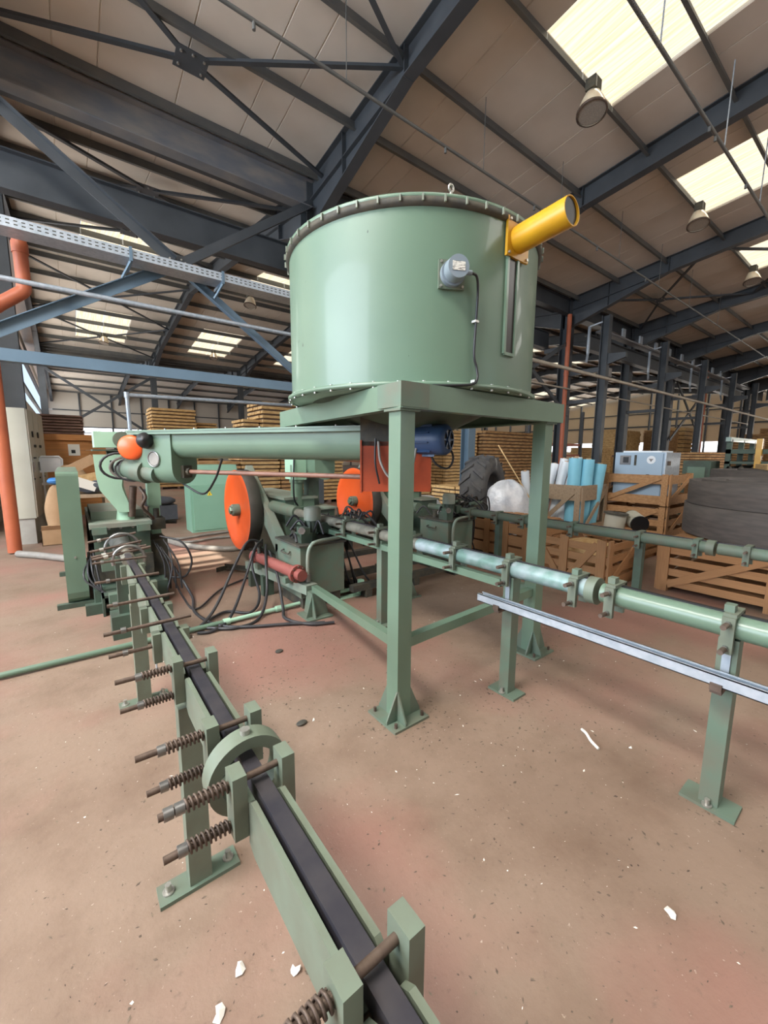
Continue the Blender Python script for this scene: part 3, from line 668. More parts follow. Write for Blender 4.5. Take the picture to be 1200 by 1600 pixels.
def rail_one():
    T = Thing('briquette_rail', 'long green cooling rail in the left foreground with spring clamps', 'rail', (.28, 1.4, 0))
    xl, xr, xm = .250, .318, .284
    Y = [-.1, .38, .81, 1.01, 1.41, 1.84, 2.19, 2.63, 3.11]
    T.part('product_bar', MB().bb(xm-.017, xm+.017, -.75, 3.4, .795, .832), 'dark_bar', label='dark pressed bar lying in the rail')
    # side plates with chamfered ends between the clamps
    for i in range(len(Y)-1):
        y0, y1 = Y[i]+.02, Y[i+1]-.02
        if abs(Y[i]-.81) < .01: continue
        poly = [(y0, .715), (y0+.03, .70), (y1-.03, .70), (y1, .715), (y1, .81), (y1-.02, .825), (y0+.02, .825), (y0, .81)]
        T.part('side_plate', MB().prism(poly, xl-.004, .012, 'x'), 'rail_green'); T.part('side_plate', MB().prism(poly, xr-.008, .012, 'x'), 'rail_green')
    poly = [(-.75, .70), (-.12, .70), (-.12, .825), (-.75, .825)]
    T.part('side_plate', MB().prism(poly, xl-.004, .012, 'x'), 'rail_green'); T.part('side_plate', MB().prism(poly, xr-.008, .012, 'x'), 'rail_green')
    T.part('bottom_strip', MB().bb(xl+.01, xr-.01, -.75, 3.2, .70, .712), 'rail_green')
    blk = MB().box((0, 0, 0), (.03, .05, .145)).mesh('clamp_block'); blk.materials.append(M['rail_green'])
    for i, y in enumerate(Y):
        sc = None
        ok = not (abs(y-.81) < .01 and False)
        if y < 1.6:
            for x in (xl-.02, xr+.02): T.piece('clamp_block', blk, None, (x, y, .808), None, sc)
        else: T.piece('clamp_block', blk, None, (xl-.02, y, .752), None, (1, 1, .85)); T.piece('clamp_block', blk, None, (xr+.02, y, .752), None, (1, 1, .85))
        for z, ln in ((.852, .285), (.757, .28)):
            ln2 = ln+random.uniform(-.02, .02); x1 = xr+.03; x0 = x1-ln2
            if y > 1.6: x0 += .01; x1 += .02
            if y > 1.9 and z < .8: continue
            rod = T.piece('threaded_rod', ROD, None, ((x0+x1)/2, y+.004, z), (0, random.uniform(-.02, .02), 0), (x1-x0, 1, 1))
            T.piece('spring', SPR, None, (xl-.036-.085, y+.004, z)) if y < 1.7 else None
            T.piece('nut', NUT, None, (xl-.036-.094, y+.004, z)); 
            if y < .9 and z > .8: T.piece('nut', NUT, None, (xl-.036-.114, y+.004, z))
    # joint ring
    T.part('joint_ring', MB().cyl((xm, .885, .79), (xm, .935, .79), .096, 40, r_in=.068), 'rail_green')
    T.part('set_screw', MB().cyl((xm, .91, .885), (xm, .91, .897), .012, 8), 'bolt')
    T.part('joint_sleeve', MB().bb(xl-.01, xr+.01, .83, .99, .70, .735), 'rail_green')
    for y in (1.44, 2.80, -.45): post(T, .262, y, .70, .075, .06, (.27, .085))
    T.part('slotted_strip', MB().box((.225, 1.845, .70), (.004, .025, .14)), 'galv')
    return T
rail_one()
def rail_two():
    T = Thing('briquette_rail', 'green pipe rail on posts crossing in front of the right hopper leg', 'rail', (2.17, 1.4, 0))
    x, z = 2.17, .84
    T.part('pipe', MB().cyl((x, -.9, z), (x, .93, z), .05, 28), 'green'); T.part('pipe', MB().cyl((x, 1.0, z), (x, 2.35, z), .05, 28), 'green_blue', label='scuffed blue-green pipe section'); T.part('pipe', MB().cyl((x, 2.35, z), (x, 4.55, z), .047, 24), 'dusty_pipe', label='dusty grey pipe section')
    T.part('rubber_strip', MB().bb(x+.012, x+.034, -.9, .9, z+.04, z+.055), 'black'); T.part('rubber_strip', MB().bb(x+.012, x+.034, 1.02, 4.2, z+.04, z+.053), 'dark_bar')
    T.part('joint_ring', MB().cyl((x, .95, z), (x, 1.0, z), .072, 32), 'rail_green')
    T.part('under_bar', MB().bb(x-.035, x+.02, 1.55, 4.5, z-.13, z-.08), 'green')
    for y in (.4, .87, 1.06, 1.49, 1.94, 2.42, 2.85, 3.4):
        c = T.part('clamp', MB().bb(x-.075, x-.052, y-.022, y+.022, z-.1, z+.055).bb(x-.06, x+.075, y-.022, y+.022, z+.05, z+.068).bb(x+.052, x+.075, y-.022, y+.022, z-.1, z+.06), 'rail_green')
        T.part('block', MB().box((x-.01, y+.01, z+.082), (.045, .035, .03)), 'green_dusty', c)
        for zz in (z+.03, z-.075):
            T.piece('threaded_rod', ROD, None, (x-.1, y, zz), (0, .05, 0), (.1, 1.4, 1.4)); T.piece('nut', NUT, None, (x-.085, y, zz))
    for y in (.4, 1.49, 2.85, 4.2):
        p = post(T, x+.01, y, z-.05, .075, .07, (.13, .2), 'green_dusty')
        T.part('channel_bracket', MB().bb(x-.14, x-.02, y-.02, y+.02, .585, .615).bb(x-.15, x-.13, y-.02, y+.02, .6, .63), 'rusty') if y < 2 else None
        T.part('slotted_strip', MB().box((x-.032, y, .72), (.006, .03, .16)), 'galv') if y < 2 else None
    return T
rail_two()
mb = MB(); x = 2.06
mb.bb(x-.03, x-.026, -1.0, 1.64, .617, .665).bb(x+.026, x+.03, -1.0, 1.64, .617, .665).bb(x-.03, x+.03, -1.0, 1.64, .617, .621).bb(x-.03, x-.016, -1.0, 1.64, .661, .665).bb(x+.016, x+.03, -1.0, 1.64, .661, .665)
single('strut_channel', mb, 'galv', 'silver galvanised steel channel lying on brackets of the right rail', 'channel', (x, .3, .617))
def rail_three():
    T = Thing('briquette_rail', 'rear dark green pipe rail in front of the wooden crates', 'rail', (4.45, 1.5, 0))
    x, z = 4.45, .75
    T.part('pipe', MB().cyl((x, -1.2, z), (x, .98, z), .05, 20), 'green_dusty'); T.part('pipe', MB().cyl((x, 1.05, z), (x, 4.6, z), .05, 20), 'green_dusty')
    T.part('joint_ring', MB().cyl((x, 1.0, z), (x, 1.06, z), .07, 24), 'rail_green')
    T.part('rubber_strip', MB().bb(x+.01, x+.03, -1.2, 4.2, z+.042, z+.056), 'dark_bar')
    for y in (.78, 1.13, 1.6, 2.28, 2.9, 3.3, 3.75):
        c = T.part('clamp', MB().bb(x-.075, x-.052, y-.022, y+.022, z-.1, z+.06).bb(x-.06, x+.075, y-.022, y+.022, z+.05, z+.066).bb(x+.052, x+.075, y-.022, y+.022, z-.1, z+.06), 'green_dusty')
        for zz in (z+.02, z-.07): T.piece('threaded_rod', ROD, None, (x-.1, y, zz), None, (.09, 1.3, 1.3), c)
    for y in (.2, 1.6, 3.3): post(T, x+.02, y, z-.05, .07, .07, (.14, .2), 'green_dark')
rail_three()

# ================================================================== PRESSES
def flywheel(T, xf, y, z, r, th):
    """disc with its face toward -x"""
    ax = (1, 0, 0); c = (xf, y, z)
    w = T.part('flywheel', MB().lathe([(r-.004, .0), (r, .012), (r, th), (.05, th)], c, ax, 64), 'wheel_rim')
    T.part('flywheel_face', MB().lathe([(.0, .035), (r*.80, .035), (r*.84, .0), (r-.004, .0)], c, ax, 64), 'orange', w, 'bright orange painted face')
    T.part('hub', MB().lathe([(0, -.07), (.07, -.07), (.085, -.055), (.085, .035)], c, ax, 28), 'green_dusty', w)
    T.part('hub_nut', MB().lathe([(0, -.1), (.045, -.1), (.05, -.09), (.05, -.07)], c, ax, 6, False), 'green', w)
    for k in range(6):
        t = k*PI/3; p = Vector((xf-.07, y+.062*math.cos(t), z+.062*math.sin(t))); T.part('hub_bolt', MB().cyl(p, p+Vector((-.015, 0, 0)), .009, 6), 'steel', w)
    return w
def press_left():
    T = Thing('briquette_press', 'left green briquette press with tall belt guard at the end of the long rail', 'press', (.36, 5.4, 0))
    # belt guard slab with rounded lower front
    yg0, yg1, z0, z1 = 4.98, 6.7, .04, 1.365
    r = .12; poly = []
    for cy, cz, a0 in ((yg1-r, z0+r, -90), (yg1-r, z1-r, 0), (yg0+.04, z1-.04, 90), (yg0+r, z0+r, 180)):
        rr = .04 if (cy < yg0+.05) else r
        poly += [(cy+rr*math.cos(math.radians(a0+t)), cz+rr*math.sin(math.radians(a0+t))) for t in (0, 30, 60, 90)]
    T.part('belt_guard', MB().prism(poly, -.11, .175, 'x'), 'green')
    T.part('guard_screw', MB().cyl((-.02, 4.985, .52), (-.02, 4.97, .52), .01, 8), 'bolt')
    T.part('guard_foot', MB().bb(-.2, .1, 5.0, 5.06, 0, .05), 'green_dark'); T.part('guard_foot', MB().bb(-.2, .1, 6.4, 6.46, 0, .05), 'green_dark')
    T.part('base_frame', MB().bb(.1, .74, 4.72, 6.7, 0, .22).bb(.02, .3, 4.66, 4.74, 0, .1), 'green_dark')
    T.part('crank_case', MB().bb(.12, .68, 5.3, 6.6, .22, .84), 'green_dusty')
    T.part('front_block', MB().bb(.14, .63, 4.9, 5.3, .5, .80), 'green_dark')
    T.part('front_block', MB().bb(.12, .34, 4.86, 5.3, .28, .5), 'grime'); T.part('front_block', MB().bb(.46, .64, 4.86, 5.3, .28, .5), 'grime')
    T.part('lower_shelf', MB().bb(.15, .60, 4.55, 5.0, .18, .2).bb(.15, .17, 4.55, 5.0, 0, .2).bb(.58, .6, 4.55, 5.0, 0, .2), 'green_dark')
    T.part('tray', MB().bb(.2, .5, 4.42, 4.52, .1, .24), 'green_dusty')
    T.part('top_plate', MB().bb(.11, .65, 4.86, 6.1, .80, .845), 'green_grey')
    T.part('top_plate', MB().bb(.14, .62, 5.2, 6.1, .845, .93), 'green_grey', label='dusty stepped cover plate')
    for x in (.19, .57): T.part('corner_block', MB().bb(x-.06, x+.06, 4.83, 4.95, .745, .815), 'green_dusty'); 
    for x in (.27, .37, .48): T.part('bolt', MB().cyl((x, 4.885, .79), (x, 4.9, .79), .014, 8), 'steel')
    # die: two open rings at the front
    for xc, y0, zc, rr in ((.34, 4.5, .66, .135), (.31, 3.6, .74, .105)):
        ring = [(xc+rr*math.cos(t), y0, zc+rr*math.sin(t)) for t in [-.3+(PI+.6)*i/18 for i in range(19)]]
        T.part('die_ring', MB().tube(ring, .013, 8), 'steel')
    T.part('die_barrel', MB().cyl((.345, 4.9, .66), (.335, 4.3, .67), .09, 22, .075), 'steel'); T.part('die_barrel', MB().cyl((.335, 4.3, .68), (.29, 3.35, .78), .045, 18), 'dusty_pipe')
    T.part('barrel_bracket', MB().bb(.24, .40, 3.96, 4.04, .2, .64).bb(.18, .46, 3.9, 4.1, 0, .2), 'green_dark'); T.part('cross_plate', MB().bb(.16, .5, 4.3, 4.34, .5, .62), 'green_dusty')
    for y, zz in ((4.5, .76), (4.15, .74), (3.85, .755), (3.6, .79)):
        T.part('clamp_rod', MB().cyl((.08, y, zz-.02), (.46, y, zz+.03), .011, 8), 'rusty')
        T.part('clamp_nut', MB().cyl((.15, y, zz-.012), (.18, y, zz-.008), .018, 6), 'bolt')
    # tangle on the right flank
    T.part('side_housing', MB().bb(.64, .80, 4.95, 5.9, .08, .62), 'grime')
    T.part('valve_block', MB().bb(.66, .8, 5.0, 5.2, .72, .84).cyl((.73, 5.1, .84), (.73, 5.1, .94), .03, 10).cyl((.8, 5.1, .78), (.92, 5.05, .78), .02, 8), 'grime')
    for k in range(5):
        a = Vector((.66+.03*k, 4.95-.02*k, .62-.04*(k % 3))); b = Vector((.72+.05*(k % 4), 4.8-.03*k, .1))
        T.part('side_hose', MB().tube(curve_pts([a, (a+b)/2+Vector((.04, -.06, .02)), b], 8), .009, 7), 'hose')
    for k in range(4):
        x = .13-.03*k
        T.part('side_hose', MB().tube(curve_pts([(.12, 5.2, .6-.05*k), (x, 4.85, .5-.03*k), (x+.02, 4.75, .3), (.17+.04*k, 4.65, .12)], 8), .009, 7), 'hose')
    # feed chute above
    T.part('chute', MB().prism([(.20, 1.53), (.44, 1.53), (.44, 1.33), (.42, 1.2), (.50, .93), (.38, .93), (.23, 1.17), (.21, 1.3)], 5.02, .02, 'y'), 'green_light')
    T.part('chute', MB().prism([(.42, 1.53), (.44, 1.53), (.44, 1.2), (.50, .93), (.48, .93), (.42, 1.2)], 5.04, .2, 'y'), 'green_light')
    T.part('chute_window', MB().bb(.335, .40, 5.005, 5.02, 1.35, 1.47), 'black')
    T.part('chute_foot', MB().cyl((.44, 5.12, .845), (.44, 5.12, .95), .085, 20, .07), 'green_light')
    T.part('chute_head', MB().bb(.22, .50, 5.05, 5.4, 1.60, 1.76), 'green_light'); T.part('chute_head', MB().cyl((.46, 5.04, 1.68), (.46, 5.0, 1.68), .085, 24), 'green_dusty')
    T.part('head_plate', MB().bb(.2, .56, 5.0, 5.4, 1.565, 1.58), 'green_dark'); T.part('screw_block', MB().cyl((.32, 5.1, 1.54), (.5, 5.1, 1.56), .04, 10), 'green_dark')
    g0 = Vector((.47, 4.93, 1.40)); g1 = Vector((.62, 4.66, 1.36))
    T.part('gear_motor', MB().cyl(g0, g1, .115, 24).cyl(g0-(g1-g0)*.25, g0, .085, 20).cyl(g1, g1+(g1-g0)*.5, .085, 20), 'green_dusty')
    T.part('motor_band', MB().cyl(g0+(g1-g0)*.1, g0+(g1-g0)*.2, .119, 24), 'steel')
    for k, (rr, tl) in enumerate(((.17, .3), (.14, 1.2), (.15, 2.2))):
        cc = g0+Vector((-.06+.05*k, -.12, .02-.02*k)); loop = [cc+Vector((rr*math.cos(t), -.03*math.sin(t+tl), rr*.75*math.sin(t))) for t in [i*2*PI/20 for i in range(20)]]
        T.part('cable_loop', MB().tube(loop, .012 if k < 2 else .009, 8, True), 'hose' if k != 1 else 'hose_grey')
    T.part('chute_arm', MB().cyl((.52, 5.0, 1.2), (.49, 5.05, .88), .035, 12), 'rusty')
    T.part('cable_loop', MB().tube(curve_pts([(.56, 4.85, 1.2), (.6, 4.8, 1.1), (.57, 4.85, 1.0), (.64, 4.9, .9), (.68, 4.95, .85)], 8), .016, 8), 'rusty')
    T.part('support_post', MB().bb(.70, .80, 5.3, 5.4, .0, 1.22), 'green_light'); T.part('support_post_sleeve', MB().bb(.685, .815, 5.285, 5.415, .95, 1.25), 'green_light')
press_left()
def press_mid(dx, label, dz=0, simple=False):
    """press seen behind the hopper: flywheel on its left, slanted belt guard, body and feed tower"""
    T = Thing('briquette_press', label, 'press', (2.2+dx, 5.8, 0))
    flywheel(T, 1.85+dx, 5.86, .75, .57, .17)
    T.part('axle', MB().cyl((1.85+dx, 5.86, .75), (2.7+dx, 5.86, .75), .05, 16), 'steel')
    T.part('belt_guard', MB().bar((2.09+dx, 6.02, 1.30), (2.09+dx, 4.86, .36), .10, .2, (0, -.63, .78)), 'green_grey')
    T.part('guard_edge', MB().bar((2.15+dx, 6.0, 1.27), (2.15+dx, 4.84, .34), .02, .17, (0, -.63, .78)), 'grime')
    T.part('guard_foot', MB().bb(2.04+dx, 2.14+dx, 4.84, 4.95, 0, .4), 'green_dusty')
    T.part('body', MB().bb(2.28+dx, 2.72+dx, 5.15, 6.8, .1, .93), 'green')
    T.part('body_lid', MB().bb(2.25+dx, 2.76+dx, 5.12, 6.8, .93, .965), 'green_grey')
    T.part('side_box', MB().bb(2.55+dx, 2.9+dx, 4.9, 5.4, .1, .80), 'green_dark'); T.part('box_lid', MB().bb(2.52+dx, 2.93+dx, 4.87, 5.42, .8, .825), 'green_grey')
    T.part('latch', MB().box((2.275+dx, 5.6, .72), (.02, .06, .1)), 'rusty')
    T.part('feed_tube', MB().cyl((2.48+dx, 5.2, .8), (2.48+dx, 5.2, 1.40), .085, 24).cyl((2.48+dx, 5.2, .8), (2.48+dx, 5.2, .83), .12, 24).cyl((2.48+dx, 5.2, 1.16), (2.48+dx, 5.2, 1.2), .1, 24), 'green')
    T.part('feed_head', MB().bb(2.40+dx, 2.58+dx, 5.1, 5.4, 1.2, 1.55), 'green_light')
    T.part('tower', MB().bb(2.66+dx, 2.82+dx, 5.2, 5.36, .8, 1.62), 'green_dark')
    T.part('conduit', MB().tube(curve_pts([(2.4+dx, 5.1, 1.5), (2.36+dx, 5.05, 1.2), (2.38+dx, 5.08, .95), (2.44+dx, 5.1, .85)], 8), .012, 8), 'black')
    T.part('base_frame', MB().bb(2.2+dx, 2.9+dx, 4.9, 6.8, 0, .1).bb(2.3+dx, 2.36+dx, 4.45, 5.4, .1, .18), 'grime')
    # pressing barrel toward the rail
    T.part('press_barrel', MB().cyl((2.17+dx, 5.3, .84 if not dx else .75), (2.17+dx, 4.55, .84 if not dx else .75), .075, 20), 'green_dusty')
    return T
press_mid(0, 'middle briquette press with orange flywheel left of the hydraulic tank')
press_mid(2.0, 'right briquette press with orange flywheel behind the orange chain guard')
def hydraulic_unit(x, y, label, w=.5, d=.55, h=.52, flip=1):
    T = Thing('hydraulic_unit', label, 'hydraulic unit', (x, y, 0), 'hydraulic power packs')
    T.part('tank', MB().bb(x-w/2, x+w/2, y-d/2, y+d/2, .12, .12+h), 'green_dusty'); T.part('skirt', MB().bb(x-w/2+.03, x+w/2-.03, y-d/2+.03, y+d/2-.03, 0, .12), 'grime')
    T.part('tank_lid', MB().bb(x-w/2-.02, x+w/2+.02, y-d/2-.02, y+d/2+.02, .12+h, .14+h), 'grime')
    zt = .14+h
    mo = T.part('motor', MB().cyl((x+.02, y-.02, zt), (x+.02, y-.02, zt+.07), .05, 16).cyl((x+.02, y-.02, zt+.07), (x+.02, y-.02, zt+.2), .075, 20), 'green_dark')
    T.part('motor_hood', MB().lathe([(.09, .2), (.09, .32), (.07, .34), (0, .34)], (x+.02, y-.02, zt), (0, 0, 1), 20), 'green_grey', mo)
    for k in range(8):
        t = k*PI/4; T.part('cooling_fin', MB().box((x+.02+.08*math.cos(t), y-.02+.08*math.sin(t), zt+.13), (.02, .006, .12), t), 'green_dark', mo)
    T.part('terminal_box', MB().bb(x+.08, x+.18, y-.12, y-.03, zt+.06, zt+.17), 'green_dark', mo)
    T.part('handle', MB().tube(curve_pts([(x-w/2-.005, y-.05, .12+h-.08), (x-w/2-.035, y-.05, .12+h-.1), (x-w/2-.035, y+.1, .12+h-.1), (x-w/2-.005, y+.1, .12+h-.08)], 5), .008, 6), 'grime')
    T.part('filler_cap', MB().cyl((x-.13, y+.1, zt), (x-.13, y+.1, zt+.09), .035, 14).cyl((x-.13, y+.1, zt+.09), (x-.13, y+.1, zt+.11), .045, 14), 'grime')
    T.part('valve_block', MB().bb(x-.2, x-.08, y-.2, y-.05, zt, zt+.1).bb(x-.2, x-.12, y-.24, y-.1, zt+.1, zt+.16), 'green_dark')
    T.part('gauge', MB().cyl((x-.2, y-.22, zt+.14), (x-.22, y-.25, zt+.14), .035, 16), 'steel')
    T.part('bent_pipe', MB().tube(curve_pts([(x-w/2+.06, y-d/2-.04, .3), (x-w/2+.06, y-d/2-.04, .55), (x-w/2+.1, y-d/2-.04, .66), (x-w/2+.2, y-d/2-.03, .69), (x+w/2-.05, y-d/2+.0, .70), (x+w/2+.0, y-d/2+.05, .76)], 8), .019, 10), 'green_grey')
    T.part('pipe_coupling', MB().cyl((x-w/2+.06, y-d/2-.04, .3), (x-w/2+.06, y-d/2-.04, .38), .026, 12), 'steel')
    T.part('pump', MB().cyl((x+.12, y+.12, zt+.06), (x+.3, y+.18, zt+.06), .06, 16).bb(x+.25, x+.4, y+.05, y+.25, zt+.0, zt+.14), 'green_dark')
    rnd = random.Random(int(x*100))
    for k in range(9):
        a = Vector((x+rnd.uniform(-.22, .3), y+rnd.uniform(-.2, .2), zt+rnd.uniform(.02, .12))); b = a+Vector((rnd.uniform(-.2, .35), rnd.uniform(-.2, .3), rnd.uniform(-.02, .02)))
        T.part('hydraulic_hose', MB().tube(curve_pts([a, (a+b)/2+Vector((0, 0, rnd.uniform(.05, .14))), b], 8), .012, 7), 'hose')
    for k in range(5):
        a = Vector((x+rnd.uniform(.1, .3), y+rnd.uniform(-.2, .1), zt-.02)); b = Vector((x+rnd.uniform(.35, .75), y+rnd.uniform(-.3, .3), .05))
        T.part('hydraulic_hose', MB().tube(curve_pts([a, a+Vector((.12, -.03, .02)), (a+b)/2+Vector((.05, -.1, -.1)), b], 8), .011, 7), 'hose')
    return T
hydraulic_unit(1.98, 3.86, 'green hydraulic tank with motor beside the red cylinder')
hydraulic_unit(4.25, 4.05, 'dark hydraulic tank with motor behind the right hopper leg')
# red cylinder lying on the low beam left of the tank
T = Thing('hydraulic_cylinder', 'faded red hydraulic cylinder lying left of the green tank', 'cylinder', (1.68, 4.0, .25))
T.part('barrel', MB().cyl((1.60, 4.45, .40), (1.69, 3.60, .385), .058, 24), 'red_oxide')
T.part('end_flange', MB().cyl((1.69, 3.61, .385), (1.694, 3.57, .384), .088, 24), 'red_oxide'); T.part('end_boss', MB().cyl((1.694, 3.57, .384), (1.70, 3.49, .383), .055, 20), 'red_oxide')
T.part('end_flange', MB().cyl((1.605, 4.42, .40), (1.60, 4.46, .40), .08, 24), 'red_oxide')
for k in range(8):
    t = k*PI/4; p = Vector((1.694+.072*math.cos(t), 3.575, .385+.072*math.sin(t))); T.part('flange_bolt', MB().cyl(p, p+Vector((.002, -.02, 0)), .009, 6), 'rusty')
T.part('port', MB().cyl((1.605, 4.35, .45), (1.605, 4.35, .54), .022, 12).box((1.605, 4.35, .56), (.07, .06, .06)), 'grime')
T.part('support_beam', MB().bar((1.78, 3.45, .245), (1.62, 4.7, .25), .13, .09), 'green_grey'); T.part('saddle', MB().bb(1.6, 1.72, 3.66, 3.74, .28, .335), 'green_dusty'); T.part('saddle', MB().bb(1.56, 1.68, 4.3, 4.38, .28, .345), 'green_dusty')
for y in (4.2, 4.6): T.part('support_leg', MB().bb(1.58, 1.7, y, y+.08, 0, .22), 'green_dark')
# dark steel base bars between the presses
T = Thing('base_bars', 'dark low steel base bars between tank and hopper post', 'frame', (2.8, 3.9, 0))
for y, z in ((3.55, .12), (3.85, .18), (4.25, .3)): T.part('bar', MB().bar((2.3, y, z), (4.0, y, z), .08, .07), 'grime')
for x in (2.5, 3.2, 3.9): T.part('foot', MB().bb(x-.04, x+.04, 3.5, 4.3, 0, .09), 'grime')
# green conduit pipe across the floor
T = Thing('floor_conduit', 'green conduit pipe lying across the floor under the rails', 'pipe', (1, 3.68, 0))
T.part('pipe', MB().cyl((-1.2, 3.66, .03), (1.02, 3.68, .03), .022, 14), 'green'); T.part('pipe', MB().cyl((1.02, 3.68, .03), (1.98, 3.69, .04), .02, 14), 'green_light'); T.part('pipe', MB().cyl((1.9, 3.69, .05), (2.9, 3.72, .06), .02, 14), 'green_light')
T.part('coupling', MB().cyl((1.0, 3.68, .03), (1.06, 3.68, .03), .03, 14), 'green_light'); T.part('coupling', MB().cyl((1.5, 3.685, .035), (1.56, 3.685, .036), .03, 14), 'green_light')
T.part('bracket', MB().bb(2.45, 2.5, 3.6, 3.66, 0, .17).bb(2.2, 2.5, 3.6, 3.66, 0, .02), 'green_light')

# hoses sweeping from the valves down to the floor
for k, pts in enumerate([
        [(1.62, 4.3, .58), (1.45, 4.25, .62), (1.25, 4.1, .42), (.98, 3.85, .12), (.78, 3.7, .02), (.72, 3.78, .02)],
        [(1.64, 4.35, .6), (1.5, 4.2, .55), (1.35, 4.05, .32), (1.1, 3.75, .06), (.9, 3.58, .02), (.76, 3.6, .02)],
        [(1.66, 4.3, .55), (1.56, 4.05, .4), (1.48, 3.85, .16), (1.3, 3.6, .02), (1.05, 3.52, .02), (.82, 3.7, .02)],
        [(1.6, 4.4, .56), (1.5, 4.3, .34), (1.46, 4.0, .1), (1.3, 3.8, .02), (1.1, 3.95, .02), (.86, 3.8, .02)],
        [(.84, 4.9, .3), (.92, 4.5, .06), (.86, 4.1, .02), (1.0, 3.6, .02), (1.5, 3.3, .02), (1.75, 3.15, .02)],
        [(1.66, 4.2, .5), (1.62, 3.9, .3), (1.55, 3.62, .06), (1.5, 3.45, .02), (1.62, 3.2, .02), (1.82, 3.1, .02)],
        [(.82, 5.0, .2), (.86, 4.6, .02), (.9, 4.2, .02), (1.3, 4.7, .02), (1.9, 5.0, .02), (2.2, 4.9, .02)],
        [(.72, 4.9, .66), (.9, 4.75, .6), (.98, 4.7, .4), (.92, 4.75, .22), (.8, 4.85, .2)]]):
    o = single('hydraulic_hose', MB().tube(curve_pts(pts, 10), .014 if k < 6 else .011, 8), 'hose', ['black hose arching farthest left from the red cylinder valves', 'black hose drooping second from the valves to the floor', 'black hose falling beside the red cylinder to the floor', 'short black hose dropping straight beneath the valves', 'thin black hose snaking over the floor under the near hopper leg brace', 'black hose running past the stub foot on the floor', 'thin hose crossing the floor between left and middle press', 'black hose looping at the right flank of the left press'][k], 'hose', pts[-1], 'hydraulic hoses')
for k, pts in enumerate([[(1.25, 7.9, .04), (1.4, 7.3, .04), (1.7, 6.75, .04), (2.1, 6.5, .04), (2.8, 6.9, .04)], [(1.2, 8.1, .03), (1.5, 7.9, .03), (1.9, 8.0, .03), (2.4, 8.1, .03)], [(1.3, 7.7, .03), (1.6, 7.5, .03), (2.0, 7.6, .03), (2.6, 7.5, .03)]]):
    single('floor_hose', MB().tube(curve_pts(pts, 10), .045 if k == 0 else .022, 10), 'hose_grey', ['thick grey hose curving on the floor by the orange flywheel', 'thin grey hose lying before the green control cabinet', 'grey flat hose beside the thick floor hose'][k], 'hose', pts[0], 'grey floor hoses')
single('white_hose', MB().tube(curve_pts([(-.7, 8.0, .05), (-.45, 7.7, .05), (-.1, 7.2, .05), (.1, 6.9, .05)], 10), .05, 10), 'hose_grey', 'thick pale hose on the floor below the beige cabinet', 'hose', (-.4, 7.6, 0))
T = Thing('steel_offcut', 'loose steel angle lying on floor beside the flywheel', 'steel bar', (1.9, 5.1, 0))
T.part('angle', MB().bar((1.55, 5.5, .03), (1.95, 4.9, .03), .06, .012).bar((1.55, 5.5, .06), (1.95, 4.9, .06), .01, .06), 'grime'); T.part('short_angle', MB().bar((1.42, 5.42, .04), (1.66, 5.5, .04), .012, .06), 'grime')

# clutter around the pressing barrel of the middle press
def valve_cluster(x, y, z, label, seed):
    T = Thing('valve_cluster', label, 'valves', (x, y, z-.2)); rnd = random.Random(seed)
    T.part('manifold', MB().bb(x-.08, x+.08, y-.25, y+.25, z+.06, z+.12), 'grime')
    T.part('manifold_stand', MB().bb(x-.03, x+.03, y-.03, y+.03, z-.2, z+.06), 'grime')
    for k in range(5):
        yy = y-.22+k*.1; T.part('valve', MB().cyl((x-.12, yy, z+.14), (x+.12, yy, z+.15), .024, 12).box((x, yy, z+.14), (.08, .05, .06)), ['green_dusty', 'grime', 'steel'][k % 3])
        T.part('stem', MB().cyl((x+rnd.uniform(-.06, .06), yy, z+.15), (x+rnd.uniform(-.06, .06), yy+.02, z+.25), .012, 8), 'rusty')
    for k in range(8):
        a = Vector((x+rnd.uniform(-.1, .1), y+rnd.uniform(-.25, .25), z+.14)); b = a+Vector((rnd.uniform(-.25, .3), rnd.uniform(-.3, .2), rnd.uniform(-.35, -.1)))
        T.part('hose', MB().tube(curve_pts([a, a+Vector((rnd.uniform(-.1, .1), rnd.uniform(-.15, .05), .1)), (a+b)/2+Vector((.05, -.08, .05)), b], 8), .011, 7), 'hose')
valve_cluster(2.40, 3.75, .70, 'dirty valve cluster between hydraulic tank and orange flywheel', 3)
valve_cluster(4.62, 4.05, .72, 'dirty valve cluster on the rear rail beside the dark tank', 5)

